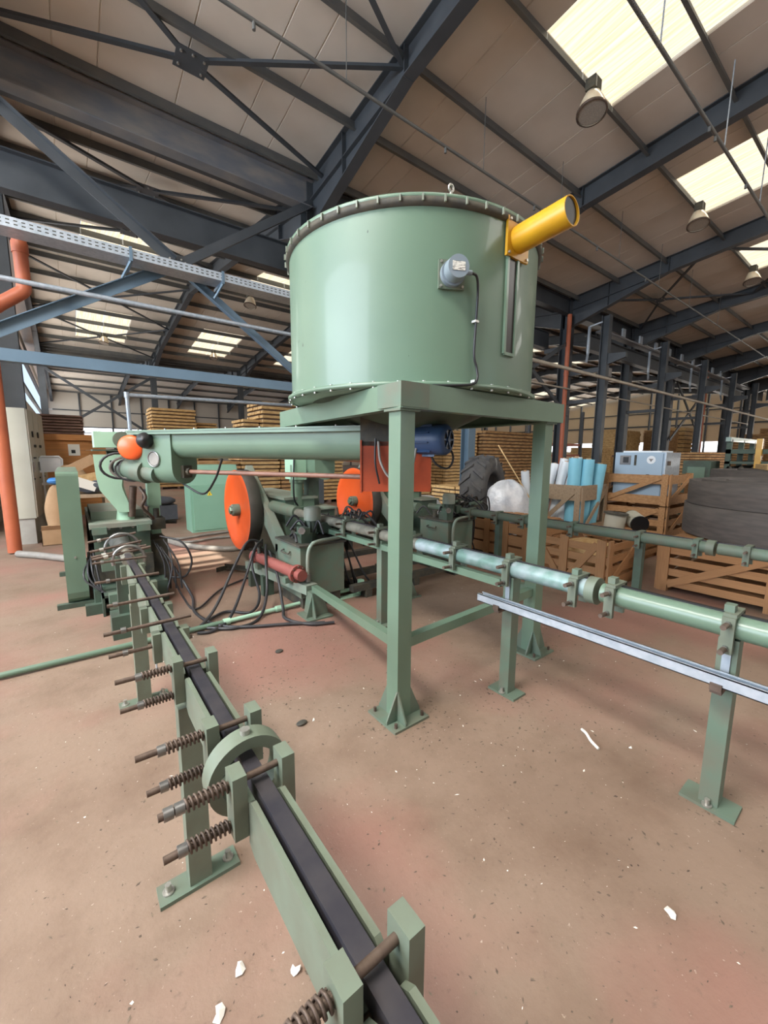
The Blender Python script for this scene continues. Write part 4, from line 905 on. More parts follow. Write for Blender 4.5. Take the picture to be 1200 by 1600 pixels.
# ================================================================== CABINETS AND CLUTTER ON THE LEFT
def electric_cabinet():
    a, b = Vector((-.50, 9.0)), Vector((-.36, 10.5)); d = (b-a).normalized(); n = Vector((-d.y, d.x)); ang = math.atan2(d.y, d.x)
    c = (a+b)/2+n*.2
    T = Thing('electrical_cabinet', 'tall beige electrical cabinet with three doors at far left', 'cabinet', (c.x, c.y, 0))
    L = (b-a).length
    T.part('body', MB().box((c.x, c.y, 1.35), (L, .4, 1.82), ang), 'cabinet_beige')
    P = lambda s, o, z: Vector((a.x+d.x*s-n.x*o, a.y+d.y*s-n.y*o, z))
    for k in range(3):
        s0, s1 = .01+k*L/3, (k+1)*L/3-.01; m_ = (s0+s1)/2; q = P(m_, .01, 1.35)
        dr = T.part('door', MB().box(q, (s1-s0, .02, 1.78), ang), 'cabinet_beige')
        h = P(s0+.05, .03, 1.3); T.part('handle', MB().box(h, (.025, .03, .16), ang), 'steel', dr); T.part('lock', MB().cyl(P(s0+.05, .02, 1.1), P(s0+.05, .035, 1.1), .014, 10), 'black', dr)
        if k < 2:
            q = P(m_+.04, .03, 1.85); T.part('meter', MB().box(q, (.09, .012, .1), ang), 'black', dr); q = P(m_+.04, .03, 1.65); T.part('switch', MB().cyl(q, P(m_+.04, .06, 1.65), .025, 12), 'grime', dr)
            for j in range(3): T.part('indicator', MB().cyl(P(m_-.06+j*.06, .02, 1.45), P(m_-.06+j*.06, .04, 1.45), .012, 10), 'black', dr)
    T.part('plinth', MB().box((c.x-.0, c.y, .22), (L-.06, .34, .44), ang), 'conc')
electric_cabinet()
T = Thing('control_cabinet', 'green control cabinet with yellow warning triangle behind the flywheel', 'cabinet', (2.2, 8.6, 0))
T.part('body', MB().bb(1.82, 2.75, 8.5, 9.0, 0.0, .93), 'cabinet_green'); T.part('door', MB().bb(1.86, 2.71, 8.485, 8.5, .04, .9), 'cabinet_green')
T.part('console', MB().prism([(8.5, .93), (8.6, 1.32), (9.0, 1.32), (9.0, .93)], 1.82, .93, 'x'), 'cabinet_green')
T.part('warning_sign', MB().prism([(2.12, .72), (2.22, .72), (2.17, .81)], 8.482, .003, 'y'), 'sign_yellow', label='yellow warning triangle'); T.part('warning_mark', MB().prism([(2.163, .735), (2.177, .735), (2.172, .762), (2.168, .785), (2.16, .76)], 8.479, .003, 'y'), 'black')
T.part('handle', MB().box((2.66, 8.475, .55), (.02, .02, .1)), 'black')
# grey upholstered stool with a sack-like cushion
T = Thing('grey_pouffe', 'dark grey upholstered seat with loose cushion behind the press', 'seat', (1.65, 10.6, 0))
T.part('base', MB().bb(1.38, 1.92, 10.35, 10.85, .03, .36), 'fabric_grey'); T.part('cushion', MB().lathe([(0, .0), (.2, .01), (.29, .06), (.3, .11), (.2, .17), (0, .2)], (1.64, 10.6, .36), (0, 0, 1), 20), 'fabric_grey'); T.part('backrest', MB().bb(1.3, 1.42, 10.4, 10.9, .36, .72), 'fabric_grey')
# rubbish heap between cabinet and press
T = Thing('wooden_door_panel', 'orange-brown wooden panel with white notice leaning behind the heap', 'panel', (.1, 11.0, 0))
for k in range(6): pbox(T, 'board', -.38, .62, 11.0, 11.05, .2+k*.28, .475+k*.28, 'wood_orange')
pbox(T, 'frame_board', -.48, -.34, 10.96, 11.0, 0, 1.92, 'wood_orange'); pbox(T, 'frame_board', .55, .68, 10.96, 11.0, 0, 1.92, 'wood_orange'); pbox(T, 'frame_board', -.48, .68, 10.94, 10.97, 1.8, 1.92, 'wood_orange')
T.part('notice', MB().bb(.02, .22, 10.975, 10.985, 1.48, 1.72), 'paper'); T.part('notice_print', MB().bb(.07, .14, 10.972, 10.976, 1.53, 1.6), 'black')
T = Thing('plastic_chair', 'pale plastic chair back sticking out of the heap', 'chair', (-.28, 9.7, 0))
pl = [(-.5+.06*math.cos(t), 1.44+.06*math.sin(t)) for t in ()]
T.part('backrest', MB().prism([(-.42, 1.18), (-.10, 1.2), (-.09, 1.42), (-.13, 1.47), (-.38, 1.47), (-.43, 1.42)], 9.7, .03, 'y'), 'white_plastic')
rim = [(-.42, 9.69, 1.18), (-.43, 9.69, 1.42), (-.38, 9.69, 1.47), (-.13, 9.69, 1.47), (-.09, 9.69, 1.42), (-.10, 9.69, 1.2)]
T.part('rim', MB().tube(rim, .018, 8), 'white_plastic')
for x in (-.38, -.14): T.part('leg', MB().bar((x, 9.7, 1.2), (x, 9.9, 0), .03, .03, (0, 1, 0)), 'white_plastic')
T.part('seat', MB().bb(-.42, -.1, 9.72, 10.1, .95, .99), 'white_plastic')
T = Thing('worktable', 'cluttered low bench carrying the scrap heap', 'bench', (.1, 9.2, 0))
T.part('top', MB().bb(-.15, .55, 8.8, 9.8, .76, .82), 'wood_grey')
for x in (-.1, .5):
    for y in (8.85, 9.75): T.part('leg', MB().bb(x-.03, x+.03, y-.03, y+.03, 0, .76), 'wood_grey')
def crumple(name, c, d, m, label, cat, seed, group=None, n=10):
    """an irregular soft lump: heap of cloth, sack, bag"""
    rnd = random.Random(seed); mb = MB(); vs = []; rows = 7
    for i in range(rows+1):
        ph = PI*i/rows
        for j in range(n):
            th = 2*PI*j/n; k = 1+rnd.uniform(-.16, .16)
            z = math.cos(ph); r = math.sin(ph)**.7 if 0 < i < rows else .02
            vs.append((c[0]+d[0]/2*r*math.cos(th)*k, c[1]+d[1]/2*r*math.sin(th)*k, c[2]+d[2]/2+d[2]/2*z*(1 if i in (0, rows) else k)))
    zmin = min(v[2] for v in vs); vs = [(v[0], v[1], max(v[2], c[2])) for v in vs]
    fs = [(i*n+j, i*n+(j+1) % n, (i+1)*n+(j+1) % n, (i+1)*n+j) for i in range(rows) for j in range(n)]+[tuple(range(n)), tuple(range(rows*n+n-1, rows*n-1, -1))]
    mb.add(vs, fs, True); o = single(name, mb, m, label, cat, c, group); sd = o.modifiers.new('soften', 'SUBSURF'); sd.levels = 1; sd.render_levels = 2; return o
crumple('cloth_heap', (.30, 9.0, .82), (.55, .5, .35), 'fabric_grey', 'grey crumpled cloth heap on the bench beside the chute', 'cloth', 1)
crumple('cardboard_heap', (.05, 9.5, .82), (.5, .4, .5), 'cardboard', 'brown crumpled cardboard on the bench', 'cardboard', 2)
crumple('waste_sack', (-.22, 8.9, 0), (.34, .4, 1.0), 'cardboard', 'tall buff paper sack in front of the bench', 'sack', 3)
crumple('blue_bag', (-.2, 8.95, 1.0), (.26, .3, .12), 'blue_plastic', 'bright blue plastic bag on top of the buff sack', 'bag', 4)
for k, (x, y, z, a, b, t, m, lab) in enumerate([(.10, 8.85, 1.30, .6, .05, .5, 'cardboard', 'slanted cardboard sheet leaning highest on the scrap heap'), (.34, 8.8, 1.12, .45, .05, .2, 'wood_pale', 'pale board lying across the scrap heap'), (.22, 8.75, 1.0, .3, .2, -.4, 'paper', 'white sheet of paper tucked into the scrap heap')]):
    single('scrap_board', MB().box((x, y, z), (a, .02 if k != 2 else .01, .16), rot=Matrix.Rotation(.2, 3, 'Z') @ Matrix.Rotation(-t, 3, 'Y')), m, lab, 'board', (x, y, z), 'scrap boards')
T = Thing('cardboard_box', 'open brown cardboard box on the floor by the beige cabinet', 'box', (-.3, 8.85, 0))
T.part('walls', MB().bb(-.45, -.13, 8.7, 8.71, 0, .26).bb(-.45, -.13, 9.0, 9.01, 0, .26).bb(-.45, -.44, 8.7, 9.01, 0, .26).bb(-.14, -.13, 8.7, 9.01, 0, .26).bb(-.45, -.13, 8.7, 9.01, 0, .01), 'cardboard')
T.part('flap', MB().box((-.29, 8.68, .3), (.3, .01, .1), rot=Matrix.Rotation(.6, 3, 'X')), 'cardboard'); T.part('contents', MB().bb(-.42, -.16, 8.73, 8.98, .05, .18), 'wood_grey')
# orange downpipe with an elbow by the left column, and two more along the row
T = Thing('downpipe', 'orange downpipe with elbow beside the left end column', 'pipe', (-.72, 8.05, 0))
T.part('upper_pipe', MB().cyl((-.31, 8.30, 4.62), (-.31, 8.30, 3.98), .088, 20), 'down_pipe'); T.part('socket', MB().cyl((-.31, 8.30, 4.4), (-.31, 8.30, 4.55), .1, 20), 'down_pipe')
T.part('elbow', MB().tube(curve_pts([(-.31, 8.30, 4.03), (-.32, 8.30, 3.90), (-.41, 8.30, 3.81), (-.64, 8.32, 3.62), (-.74, 8.34, 3.49), (-.76, 8.34, 3.27)], 6), .09, 16), 'down_pipe'); T.part('lower_pipe', MB().cyl((-.76, 8.34, 3.37), (-.76, 8.34, .02), .088, 20), 'down_pipe')
for k, (x, lab) in enumerate(((XC[3]-.32, 'orange downpipe on the column right of the hopper'), (XC[6]-.32, 'orange downpipe on the far column at right'))):
    T = Thing('downpipe', lab, 'pipe', (x, 8.0, 0)); T.part('pipe', MB().cyl((x, 8.05, 0), (x, 8.05, 6.45), .075, 16), 'down_pipe'); T.part('clip', MB().cyl((x, 8.05, 4.4), (x, 8.05, 4.5), .085, 16), 'down_pipe')

# ================================================================== PIPES, TRAY, LAMPS
T = Thing('cable_tray', 'perforated galvanised cable tray running under the wind bracing', 'cable tray', (1.8, 7.85, 4.55))
T.part('tray_bottom', MB().bb(XC[0]-.2, XC[1]-.05, 7.62, 7.97, 4.47, 4.476), 'galv'); sd = T.part('tray_side', MB().bb(XC[0]-.2, XC[1]-.05, 7.615, 7.62, 4.47, 4.60), 'galv'); T.part('tray_side', MB().bb(XC[0]-.2, XC[1]-.05, 7.97, 7.975, 4.47, 4.60), 'galv')
slot = MB().box((0, 0, 0), (.04, .002, .014)).mesh('slot'); slot.materials.append(M['grime'])
for k in range(62):
    for z in (4.515, 4.56): T.piece('slot', slot, None, (XC[0]+.05+k*.08, 7.614, z), None, None, sd)
for x in (1.0, 2.35): T.part('bracket', MB().bb(x-.02, x+.02, 7.6, 8.1, 4.42, 4.47).bb(x-.02, x+.02, 7.59, 7.61, 4.42, 4.62).bar((x, 7.62, 4.43), (x-.12, 7.75, 4.2), .03, .03), 'frame_blue_daylit')
def run(name, lab, pts, r, m, cat='pipe', group=None):
    mb = MB()
    T = Thing(name, lab, cat, pts[0], group)
    for p, q in zip(pts[:-1], pts[1:]): T.part('pipe', MB().cyl(p, q, r, 12), m)
    for p in pts[1:-1]: T.part('elbow', MB().cyl(Vector(p)-Vector((0, 0, r*1.4)), Vector(p)+Vector((0, 0, r*1.4)), r*1.35, 12), m)
    return T
run('conduit_pipe', 'galvanised pipe along the columns above the blue tie beam', [(XC[0]-.3, 7.8, 3.87), (4.1, 7.8, 3.87), (4.1, 7.85, 2.6)], .035, 'galv')
T = run('sprinkler_pipe', 'thin sprinkler pipe hung below the rafters over the hopper', [(-4, 5.0, 6.25), (34, 5.0, 6.25)], .022, 'purlin')
for x in (1.0, 3.2, 5.9, 8.3, 11, 13.5, 16, 19): T.part('hanger_rod', MB().cyl((x, 5.0, 6.25), (x, 5.0, roof_z(5.0)-.1), .006, 6), 'purlin')
for x in (.4, 2.0, 5.0, 7.4, 9.9, 12.6): T.part('sprinkler_head', MB().cyl((x, 5.0, 6.16), (x, 5.0, 6.25), .02, 8), 'purlin')
T = run('sprinkler_pipe', 'thin sprinkler pipe crossing the skylights at upper right', [(-4, 2.45, 6.39), (34, 2.45, 6.39)], .024, 'purlin')
for x in (1.0, 3.5, 6.0, 8.65, 11, 13.6): T.part('hanger_rod', MB().cyl((x, 2.45, 6.39), (x+.05, 2.45, roof_z(2.45)-.1), .01, 6), 'galv')
for x in (7.9, 8.2, 10): T.part('sprinkler_head', MB().cyl((x, 2.45, 6.3), (x, 2.45, 6.39), .02, 8), 'purlin')
T = run('water_pipe', 'pale pipe passing low in front of the columns at right', [(9.0, 6.55, 4.06), (40, 6.55, 4.06)], .05, 'pipe_pale')
run('water_pipe', 'thin grey pipe just below the low pipe at right', [(12, 7.9, 3.9), (40, 7.9, 3.9)], .03, 'pipe_pale')
run('conduit_pipe', 'white bent conduit rising behind the conveyor end', [(.97, 9.0, 1.2), (.95, 9.0, 2.6), (4.2, 9.0, 2.66)], .035, 'galv')
for k, X in enumerate(XC[3:7]):
    T = Thing('cable_bracket', 'pale bent conduit arm on the %s crane post right of the hopper' % ['first', 'second', 'third', 'fourth'][k], 'conduit', (X-.3, 7.4, 4.6), 'bent conduit arms')
    T.part('arm', MB().bar((X-.25, 7.35, 5.9), (X-.25, 7.35, 5.0), .07, .07, (0, 1, 0)), 'galv'); T.part('tip', MB().bar((X-.25, 7.35, 5.0), (X-.6, 7.2, 4.7), .07, .07), 'galv'); T.part('link', MB().bar((X-.25, 7.35, 5.9), (X-.1, 7.0, 6.0), .04, .04), 'galv')
    if k == 3: continue
    T = Thing('junction_box', 'small grey junction box hung by the %s crane post right of the hopper' % ['first', 'second', 'third', 'fourth'][k], 'box', (X+1.0, 7.5, 4.55), 'hung junction boxes')
    T.part('case', MB().bb(X+.7, X+1.3, 7.2, 7.5, 4.4, 4.7), 'girder_dirty'); T.part('hanger', MB().bar((X+1.0, 7.36, 4.7), (X+1.0, 7.36, 5.86), .03, .03, (0, 1, 0)), 'purlin')
T = Thing('crane_girder', 'dark crane runway girder between the crane posts at right', 'girder', (XC[3], 7.6, 5.2))
T.part('beam', i_beam_x(MB(), XC[3]+.1, XC[7], 7.6, 5.25, 5.75, .25), 'frame_steel')
for k in range(10): T.part('stiffener', MB().bb(XC[3]+1+k*1.6, XC[3]+1.25+k*1.6, 7.49, 7.55, 5.95, 6.4), 'galv')
T.part('walkway', MB().bb(XC[3]+.5, XC[7], 7.2, 7.5, 5.86, 5.92), 'girder_dirty')
def high_bay_lamp(x, y, z, lab, tilt=.25):
    T = Thing('high_bay_lamp', lab, 'lamp', (x, y, z), 'high bay lamps')
    ax = Vector((-.18, -.12, -1)).normalized()
    c = Vector((x, y, z))
    T.part('gear_box', MB().box(c+Vector((0, 0, .34)), (.2, .16, .16)), 'grime'); T.part('hanger', MB().cyl(c+Vector((0, 0, .4)), (x, y, roof_z(y)-.15), .02, 8).box((x, y, roof_z(y)-.22), (.12, .12, .1)), 'galv')
    T.part('reflector', MB().lathe([(.0, -.30), (.07, -.30), (.12, -.24), (.18, -.1), (.215, .02), (.22, .05)], c, ax, 28), 'lamp_white')
    T.part('glass', MB().lathe([(0, .045), (.205, .045)], c, ax, 28), 'lamp_glass'); T.part('rim', MB().lathe([(.205, .03), (.228, .03), (.228, .06), (.205, .06)], c, ax, 28), 'rusty')
names = ['largest lamp below the near skylight at upper right', 'second lamp along the near roof at right', 'third lamp along the near roof at right', 'fourth small lamp in the near roof row at right', 'fifth tiny lamp in the near roof row at right']
for k in range(5): high_bay_lamp(7.03+S*k, 3.8, 6.98, 'white bell-shaped high bay lamp, '+names[k])
for k in range(3): high_bay_lamp(1.85+S*k, 25.0, 6.9, 'distant bell-shaped lamp under the %s far skylight from the left' % ['first', 'second', 'third'][k])
high_bay_lamp(5.75, 15.6, 6.95, 'dark bell-shaped lamp left of the drum above the diagonal brace')
for k, (x, y, z, lab) in enumerate([(1.2, 24, 6.6, 'far left'), (9, 40, 6.6, 'far middle')][:0]): pass

# ================================================================== CRATES
def crate(label, x0, x1, y0, y1, z0, z1, m='wood', rails=4, diag=True, posts_y=3, posts_x=2, solid=False, floor=True, top=False, group='wooden crates'):
    T = Thing('wooden_crate', label, 'crate', ((x0+x1)/2, (y0+y1)/2, z0), group); t = .022
    zs = [z0+.1+(z1-z0-.2)*i/(rails-1) for i in range(rails)]; hh = (z1-z0-.1)/rails*(.96 if solid else .68)
    for x, o in ((x0, -1), (x1, 1)):
        for z in zs: plank(T, 'slat', (x, y0, z), (x, y1, z), t, hh, m)
        ys = [y0+.05+(y1-y0-.1)*i/(posts_y-1) for i in range(posts_y)]
        for y in ys: plank(T, 'upright', (x+o*t, y, z0), (x+o*t, y, z1), t, .1, m, (0, 1, 0))
        if diag:
            for i in range(posts_y-1):
                a, b = (ys[i], ys[i+1]) if i % 2 == 0 else (ys[i+1], ys[i]); plank(T, 'diagonal', (x+o*t, a+.05*(1 if b > a else -1), z1-.05), (x+o*t, b-.05*(1 if b > a else -1), z0+.08), t*.9, .08, m, (0, 1, .6))
    for y, o in ((y0, -1), (y1, 1)):
        for z in zs: plank(T, 'slat', (x0, y, z), (x1, y, z), t, hh, m)
        xs = [x0+.05+(x1-x0-.1)*i/(posts_x-1) for i in range(posts_x)]
        for x in xs: plank(T, 'upright', (x, y+o*t, z0), (x, y+o*t, z1), .1, t, m, (0, 1, 0))
        if diag: plank(T, 'diagonal', (xs[0], y+o*t, z0+.08), (xs[-1], y+o*t, z1-.05), t*.9, .08, m, (1, 0, .6))
    if floor:
        for i in range(5): plank(T, 'floor_board', (x0+(x1-x0)*(i+.5)/5, y0, z0+.08), (x0+(x1-x0)*(i+.5)/5, y1, z0+.08), (x1-x0)/5*.9, .02, m)
        for i in range(3): plank(T, 'bearer', (x0, y0+.06+(y1-y0-.12)*i/2, z0+.035), (x1, y0+.06+(y1-y0-.12)*i/2, z0+.035), .09, .07, m)
    if top:
        n = 7
        for i in range(n): plank(T, 'lid_board', (x0, y0+(y1-y0)*(i+.5)/n, z1+.012), (x1, y0+(y1-y0)*(i+.5)/n, z1+.012), (y1-y0)/n*(.7 if i % 2 else .9), .022, m)
    return T
crate('open slatted crate with diagonal braces behind the right hopper leg', 4.72, 5.68, 2.02, 3.0, .0, .60, 'wood_crate', 4, True, 3, 2)
crate('large slatted crate under the black rubber coils', 5.42, 7.7, -1.2, 1.72, .0, .58, 'wood_crate', 4, True, 4, 3, top=True)
crate('closed reddish crate with boarded sides left of the right leg', 5.2, 6.05, 3.3, 4.45, .0, .56, 'wood_crate', 3, False, 4, 2, solid=True, top=True)
crate('lower crate beneath the grey switch cabinet', 8.6, 9.8, 2.72, 3.85, 0, .62, 'wood', 3, True, 2, 2)
crate('upper open crate holding the grey switch cabinet', 8.6, 9.8, 2.72, 3.85, .64, 1.22, 'wood', 2, True, 2, 2)
crate('low crate carrying the metal reels', 6.3, 7.3, 2.35, 3.4, 0, .32, 'wood', 2, False, 2, 2, top=True)
crate('grey wooden frame crate holding the film rolls', 7.5, 8.5, 3.75, 4.75, 0, .95, 'wood_grey', 2, True, 2, 2)
crate('small pallet crate behind the film rolls', 8.3, 9.0, 5.3, 6.1, 0, .4, 'wood', 2, False, 2, 2)
# shavings inside the open crate
crumple('shavings_pile', (5.2, 2.5, .1), (.7, .75, .4), 'wood_pale', 'pile of wood shavings inside the open slatted crate', 'shavings', 12)
def reel(c, ax, r, L, lab, rf):
    T = Thing('metal_reel', lab, 'reel', c, 'metal reels'); ax = Vector(ax).normalized(); c = Vector(c)
    T.part('barrel', MB().cyl(c, c+ax*L, r, 28), 'cabinet_beige'); T.part('flange', MB().cyl(c-ax*.03, c, rf, 28), 'black'); T.part('flange', MB().cyl(c+ax*L, c+ax*(L+.025), rf*.98, 28), 'grime')
    T.part('bore', MB().cyl(c+ax*(L+.025), c+ax*(L+.03), r*.3, 16), 'black')
reel((6.85, 2.86, .37), (.05, -.05, 1), .15, .26, 'grey metal reel standing upright on the low crate', .18)
reel((7.0, 2.55, .50), (.55, .5, .12), .13, .30, 'beige metal reel lying on its side beside the upright one', .13)
# switch cabinet in the crate
T = Thing('switch_cabinet', 'light blue-grey switch cabinet standing in the upper crate', 'cabinet', (9.1, 3.3, .72))
x0, x1, y0, y1, z0, z1 = 8.72, 9.45, 2.85, 3.72, .74, 1.62
T.part('body', MB().bb(x0, x1, y0, y1, z0, z1), 'cabinet_blue'); dr = T.part('door', MB().bb(x0-.02, x0, y0+.03, y1-.01, z0+.02, z1-.02), 'cabinet_blue')
T.part('display', MB().bb(x0-.026, x0-.02, 3.42, 3.62, 1.38, 1.56), 'girder_dirty', dr); T.part('display_window', MB().bb(x0-.03, x0-.025, 3.46, 3.56, 1.42, 1.53), 'black', dr); T.part('button_row', MB().bb(x0-.026, x0-.02, 3.32, 3.36, 1.37, 1.57), 'grime', dr)
T.part('round_sticker', MB().cyl((x0-.021, 3.07, 1.48), (x0-.024, 3.07, 1.48), .075, 24), 'white_plastic', dr, 'round white sticker'); T.part('sticker_mark', MB().prism([(3.03, 1.5), (3.11, 1.5), (3.07, 1.44)], x0-.026, .002, 'x'), 'girder_dirty', dr)
T.part('rotary_switch', MB().cyl((x0-.02, 3.1, 1.17), (x0-.07, 3.1, 1.17), .04, 16).bb(x0-.09, x0-.06, 2.9, 3.14, 1.15, 1.19), 'black', dr)
T.part('side_flange', MB().bb(x0-.01, x1, y0-.02, y0, z0, z1), 'galv'); T.part('cap', MB().bb(x0+.1, x1-.05, y0+.1, y1-.1, z1, z1+.03), 'white_plastic'); T.part('side_latch', MB().box((x0+.12, y0-.03, 1.42), (.1, .03, .08)), 'rusty')
# black rubber coils
def coil(c, r0, r1, z0, z1, turns, lab):
    T = Thing('rubber_coil', lab, 'rubber coil', (c[0], c[1], z0), 'rolled rubber belting'); N = 80
    for k in range(turns):
        r = r0+(r1-r0)*k/(turns-1); rnd = random.Random(k); dz = rnd.uniform(-.02, .02) if k < turns-1 else 0
        wob = [1+rnd.uniform(-.012, .012) for _ in range(9)]
        mb = MB(); vi = []; vo = []
        pr = [(r, z0+max(dz, 0)), (r+.004, (z0+z1)/2), (r, z1+dz), (r-.035, z1+dz), (r-.035, z0+max(dz, 0))]
        mb.lathe(pr+[pr[0]], (c[0], c[1], 0), (0, 0, 1), N)
        T.part('turn', mb, 'belt_rubber')
coil((6.62, .72), .75, 1.12, .62, .98, 4, 'lower wide coil of black rubber belting on the large crate')
coil((6.6, .74), .70, 1.07, .985, 1.26, 4, 'upper coil of black rubber belting stacked on the lower one')
coil((9.0, 1.35), .5, .85, 0, 1.34, 3, 'tall dark rubber coil standing behind the stacked coils')
single('board_stack_on_coil', MB().box((8.9, 1.3, 1.39), (1.1, .5, .08), .3).box((9.1, 1.2, 1.46), (.9, .3, .05), .1), 'wood_pale', 'pale boards lying on top of the rear coil', 'boards', (9, 1.3, 1.35))
# tractor tyre
def tyre(c, ax, R, w, lab):
    T = Thing('tractor_tyre', lab, 'tyre', (c[0], c[1], c[2]-R)); ax = Vector(ax).normalized(); c = Vector(c)
    prof = [(R*.52, -w*.38), (R*.60, -w*.5), (R*.80, -w*.52), (R*.94, -w*.45), (R*.97, 0), (R*.94, w*.45), (R*.80, w*.52), (R*.60, w*.5), (R*.52, w*.38), (R*.5, 0), (R*.52, -w*.38)]
    T.part('carcass', MB().lathe(prof, c, ax, 48), 'tyre_rubber')
    u, v = MB().frame(ax); n = 18
    for k in range(n*2):
        sd = -1 if k % 2 else 1; t0 = 2*PI*k/(2*n); vs = []
        for f, dt in ((.04, .0), (.5, .22)):
            for e in (-.045, .045):
                for rr in (R*.94, R*1.03):
                    t = t0+dt+e; h = sd*w*f*.98; r2 = rr-(.05*R if f > .3 else 0); vs.append(c+ax*h+(u*math.cos(t)+v*math.sin(t))*r2)
        T.part('tread_lug', MB().add(vs, [(0, 1, 3, 2), (4, 6, 7, 5), (0, 4, 5, 1), (2, 3, 7, 6), (0, 2, 6, 4), (1, 5, 7, 3)]), 'tyre_rubber')
tyre((6.75, 5.4, .78), (.30, -.95, .04), .76, .48, 'big worn tractor tyre standing behind the white wrapped bundle')
crumple('wrapped_bundle', (6.22, 4.45, .0), (.85, .75, 1.12), 'white_film', 'white plastic-wrapped bundle in front of the tractor tyre', 'bundle', 21, n=18)
crumple('plastic_sheet', (5.3, 5.75, .0), (1.0, .9, .78), 'white_film', 'crumpled white plastic sheeting left of the tractor tyre', 'plastic sheet', 22, n=16)
single('grey_plank', MB().bar((6.75, 4.2, 0), (6.8, 4.3, 1.15), .12, .03, (0, 1, 0)), 'wood_grey', 'grey plank standing upright beside the wrapped bundle', 'plank', (6.75, 4.2, 0))
single('thin_stick', MB().bar((7.2, 4.3, .3), (6.9, 5.2, 1.75), .02, .02), 'wood_pale', 'thin pale stick leaning above the wrapped bundle', 'stick', (7.2, 4.3, .3))
# film rolls
k = 0
labs = ['white film roll, leftmost of the leaning rolls', 'white film roll, second of the leaning rolls', 'white film roll, third of the leaning rolls', 'white film roll, rightmost of the leaning rolls', 'white film roll leaning behind the hopper leg', 'light blue film roll nearest the camera', 'light blue film roll, middle one', 'pale blue film roll at the right end', 'pale grey film roll between the blue ones']
for (x, y, dx, dy, r, L, m) in [(7.62, 4.62, .25, -.05, .075, 1.42, 'film_roll'), (7.68, 4.45, .2, -.1, .08, 1.45, 'film_roll'), (7.72, 4.30, .22, -.12, .085, 1.5, 'film_roll'), (7.9, 4.55, .1, -.1, .08, 1.5, 'film_roll'), (7.38, 4.72, -.16, .02, .08, 1.35, 'film_roll'), (7.75, 4.05, .03, 0, .12, 1.5, 'blue_roll'), (7.9, 3.9, .03, -.02, .11, 1.48, 'blue_roll'), (8.15, 3.88, .05, -.08, .12, 1.4, 'blue_roll'), (8.1, 4.2, .02, 0, .1, 1.52, 'film_roll')]:
    a = Vector((x, y, .1 if k != 4 else .005)); d = Vector((dx, dy, 1)).normalized(); T = Thing('film_roll', labs[k], 'roll', (x, y, .1), 'film rolls in the frame crate'); k += 1
    T.part('roll', MB().cyl(a, a+d*(L-.1), r, 24), m); T.part('core', MB().cyl(a+d*(L-.1), a+d*(L-.08), r*.4, 16), 'cardboard')

# ================================================================== LUMBER
def lumber(label, x0, x1, y0, y1, z0, z1, m, along='x', th=.045, wd=.12, gap=.0, seed=1, sticker=0, group='lumber stacks'):
    """a stack of sawn boards: every board is real geometry, the boards joined as one part"""
    rnd = random.Random(seed); T = Thing('lumber_stack', label, 'lumber', ((x0+x1)/2, (y0+y1)/2, z0), group); mb = MB(); z = z0+.1; k = 0
    pitch = th+(sticker if sticker else .006)
    while z+th <= z1+.001:
        if along == 'x':
            n = max(1, int((y1-y0)/wd)); w = (y1-y0)/n
            for i in range(n):
                if 0 < i < n-1 and z+pitch+th <= z1: continue      # only the boards that can be seen from outside
                a, b = rnd.uniform(-.03, .03), rnd.uniform(-.03, .03); mb.bb(x0+a, x1+b, y0+i*w+.004, y0+(i+1)*w-.004, z, z+th)
            # board ends between the two outer boards
            for e in (x0, x1):
                for i in range(1, n-1): mb.bb(e-.02+rnd.uniform(-.02, .02), e+.02+rnd.uniform(-.02, .02), y0+i*w+.004, y0+(i+1)*w-.004, z, z+th)
        else:
            n = max(1, int((x1-x0)/wd)); w = (x1-x0)/n
            for i in range(n):
                if 0 < i < n-1 and z+pitch+th <= z1: continue
                a, b = rnd.uniform(-.03, .03), rnd.uniform(-.03, .03); mb.bb(x0+i*w+.004, x0+(i+1)*w-.004, y0+a, y1+b, z, z+th)
            for e in (y0, y1):
                for i in range(1, n-1): mb.bb(x0+i*w+.004, x0+(i+1)*w-.004, e-.02+rnd.uniform(-.02, .02), e+.02+rnd.uniform(-.02, .02), z, z+th)
        z += pitch; k += 1
    T.part('boards', mb, m, kind='stuff')
    c = MB().bb(x0+.04, x1-.04, y0+.04, y1-.04, z0+.1, z-pitch); T.part('gap_shade_core', c, 'lumber_gap_shade')  # solid filler, coloured dark for the shade in the board gaps
    for i in range(3):
        if along == 'x': xx = x0+(x1-x0)*(.1+.4*i); T.part('bearer', MB().bb(xx-.05, xx+.05, y0, y1, z0, z0+.1), 'lumber_dark')
        else: yy = y0+(y1-y0)*(.1+.4*i); T.part('bearer', MB().bb(x0, x1, yy-.05, yy+.05, z0, z0+.1), 'lumber_dark')
lumber('dark brown lumber stack behind the beige electrical cabinet', -.85, .35, 12.8, 13.8, 0, 2.5, 'lumber_dark', 'x', .04, .12, seed=1, sticker=.03)
lumber('pale lumber pack seen above the conveyor left end', 2.9, 4.6, 19.6, 21.0, 0, 3.5, 'lumber_pale', 'x', .09, .14, seed=2, sticker=.05)
lumber('lower pale lumber pack right of the tall one above the conveyor', 4.7, 5.6, 20.0, 21.2, 0, 2.95, 'lumber_pale', 'x', .08, .14, seed=3, sticker=.05)
lumber('tall pale lumber stack left of the drum foot', 5.15, 6.9, 13.2, 14.6, 0, 3.35, 'lumber_pale', 'x', .085, .14, seed=4, sticker=.06)
lumber('small lumber stack just left of the tall one by the drum', 4.6, 5.1, 13.4, 14.6, 0, 2.75, 'lumber_pale', 'x', .08, .14, seed=5, sticker=.05)
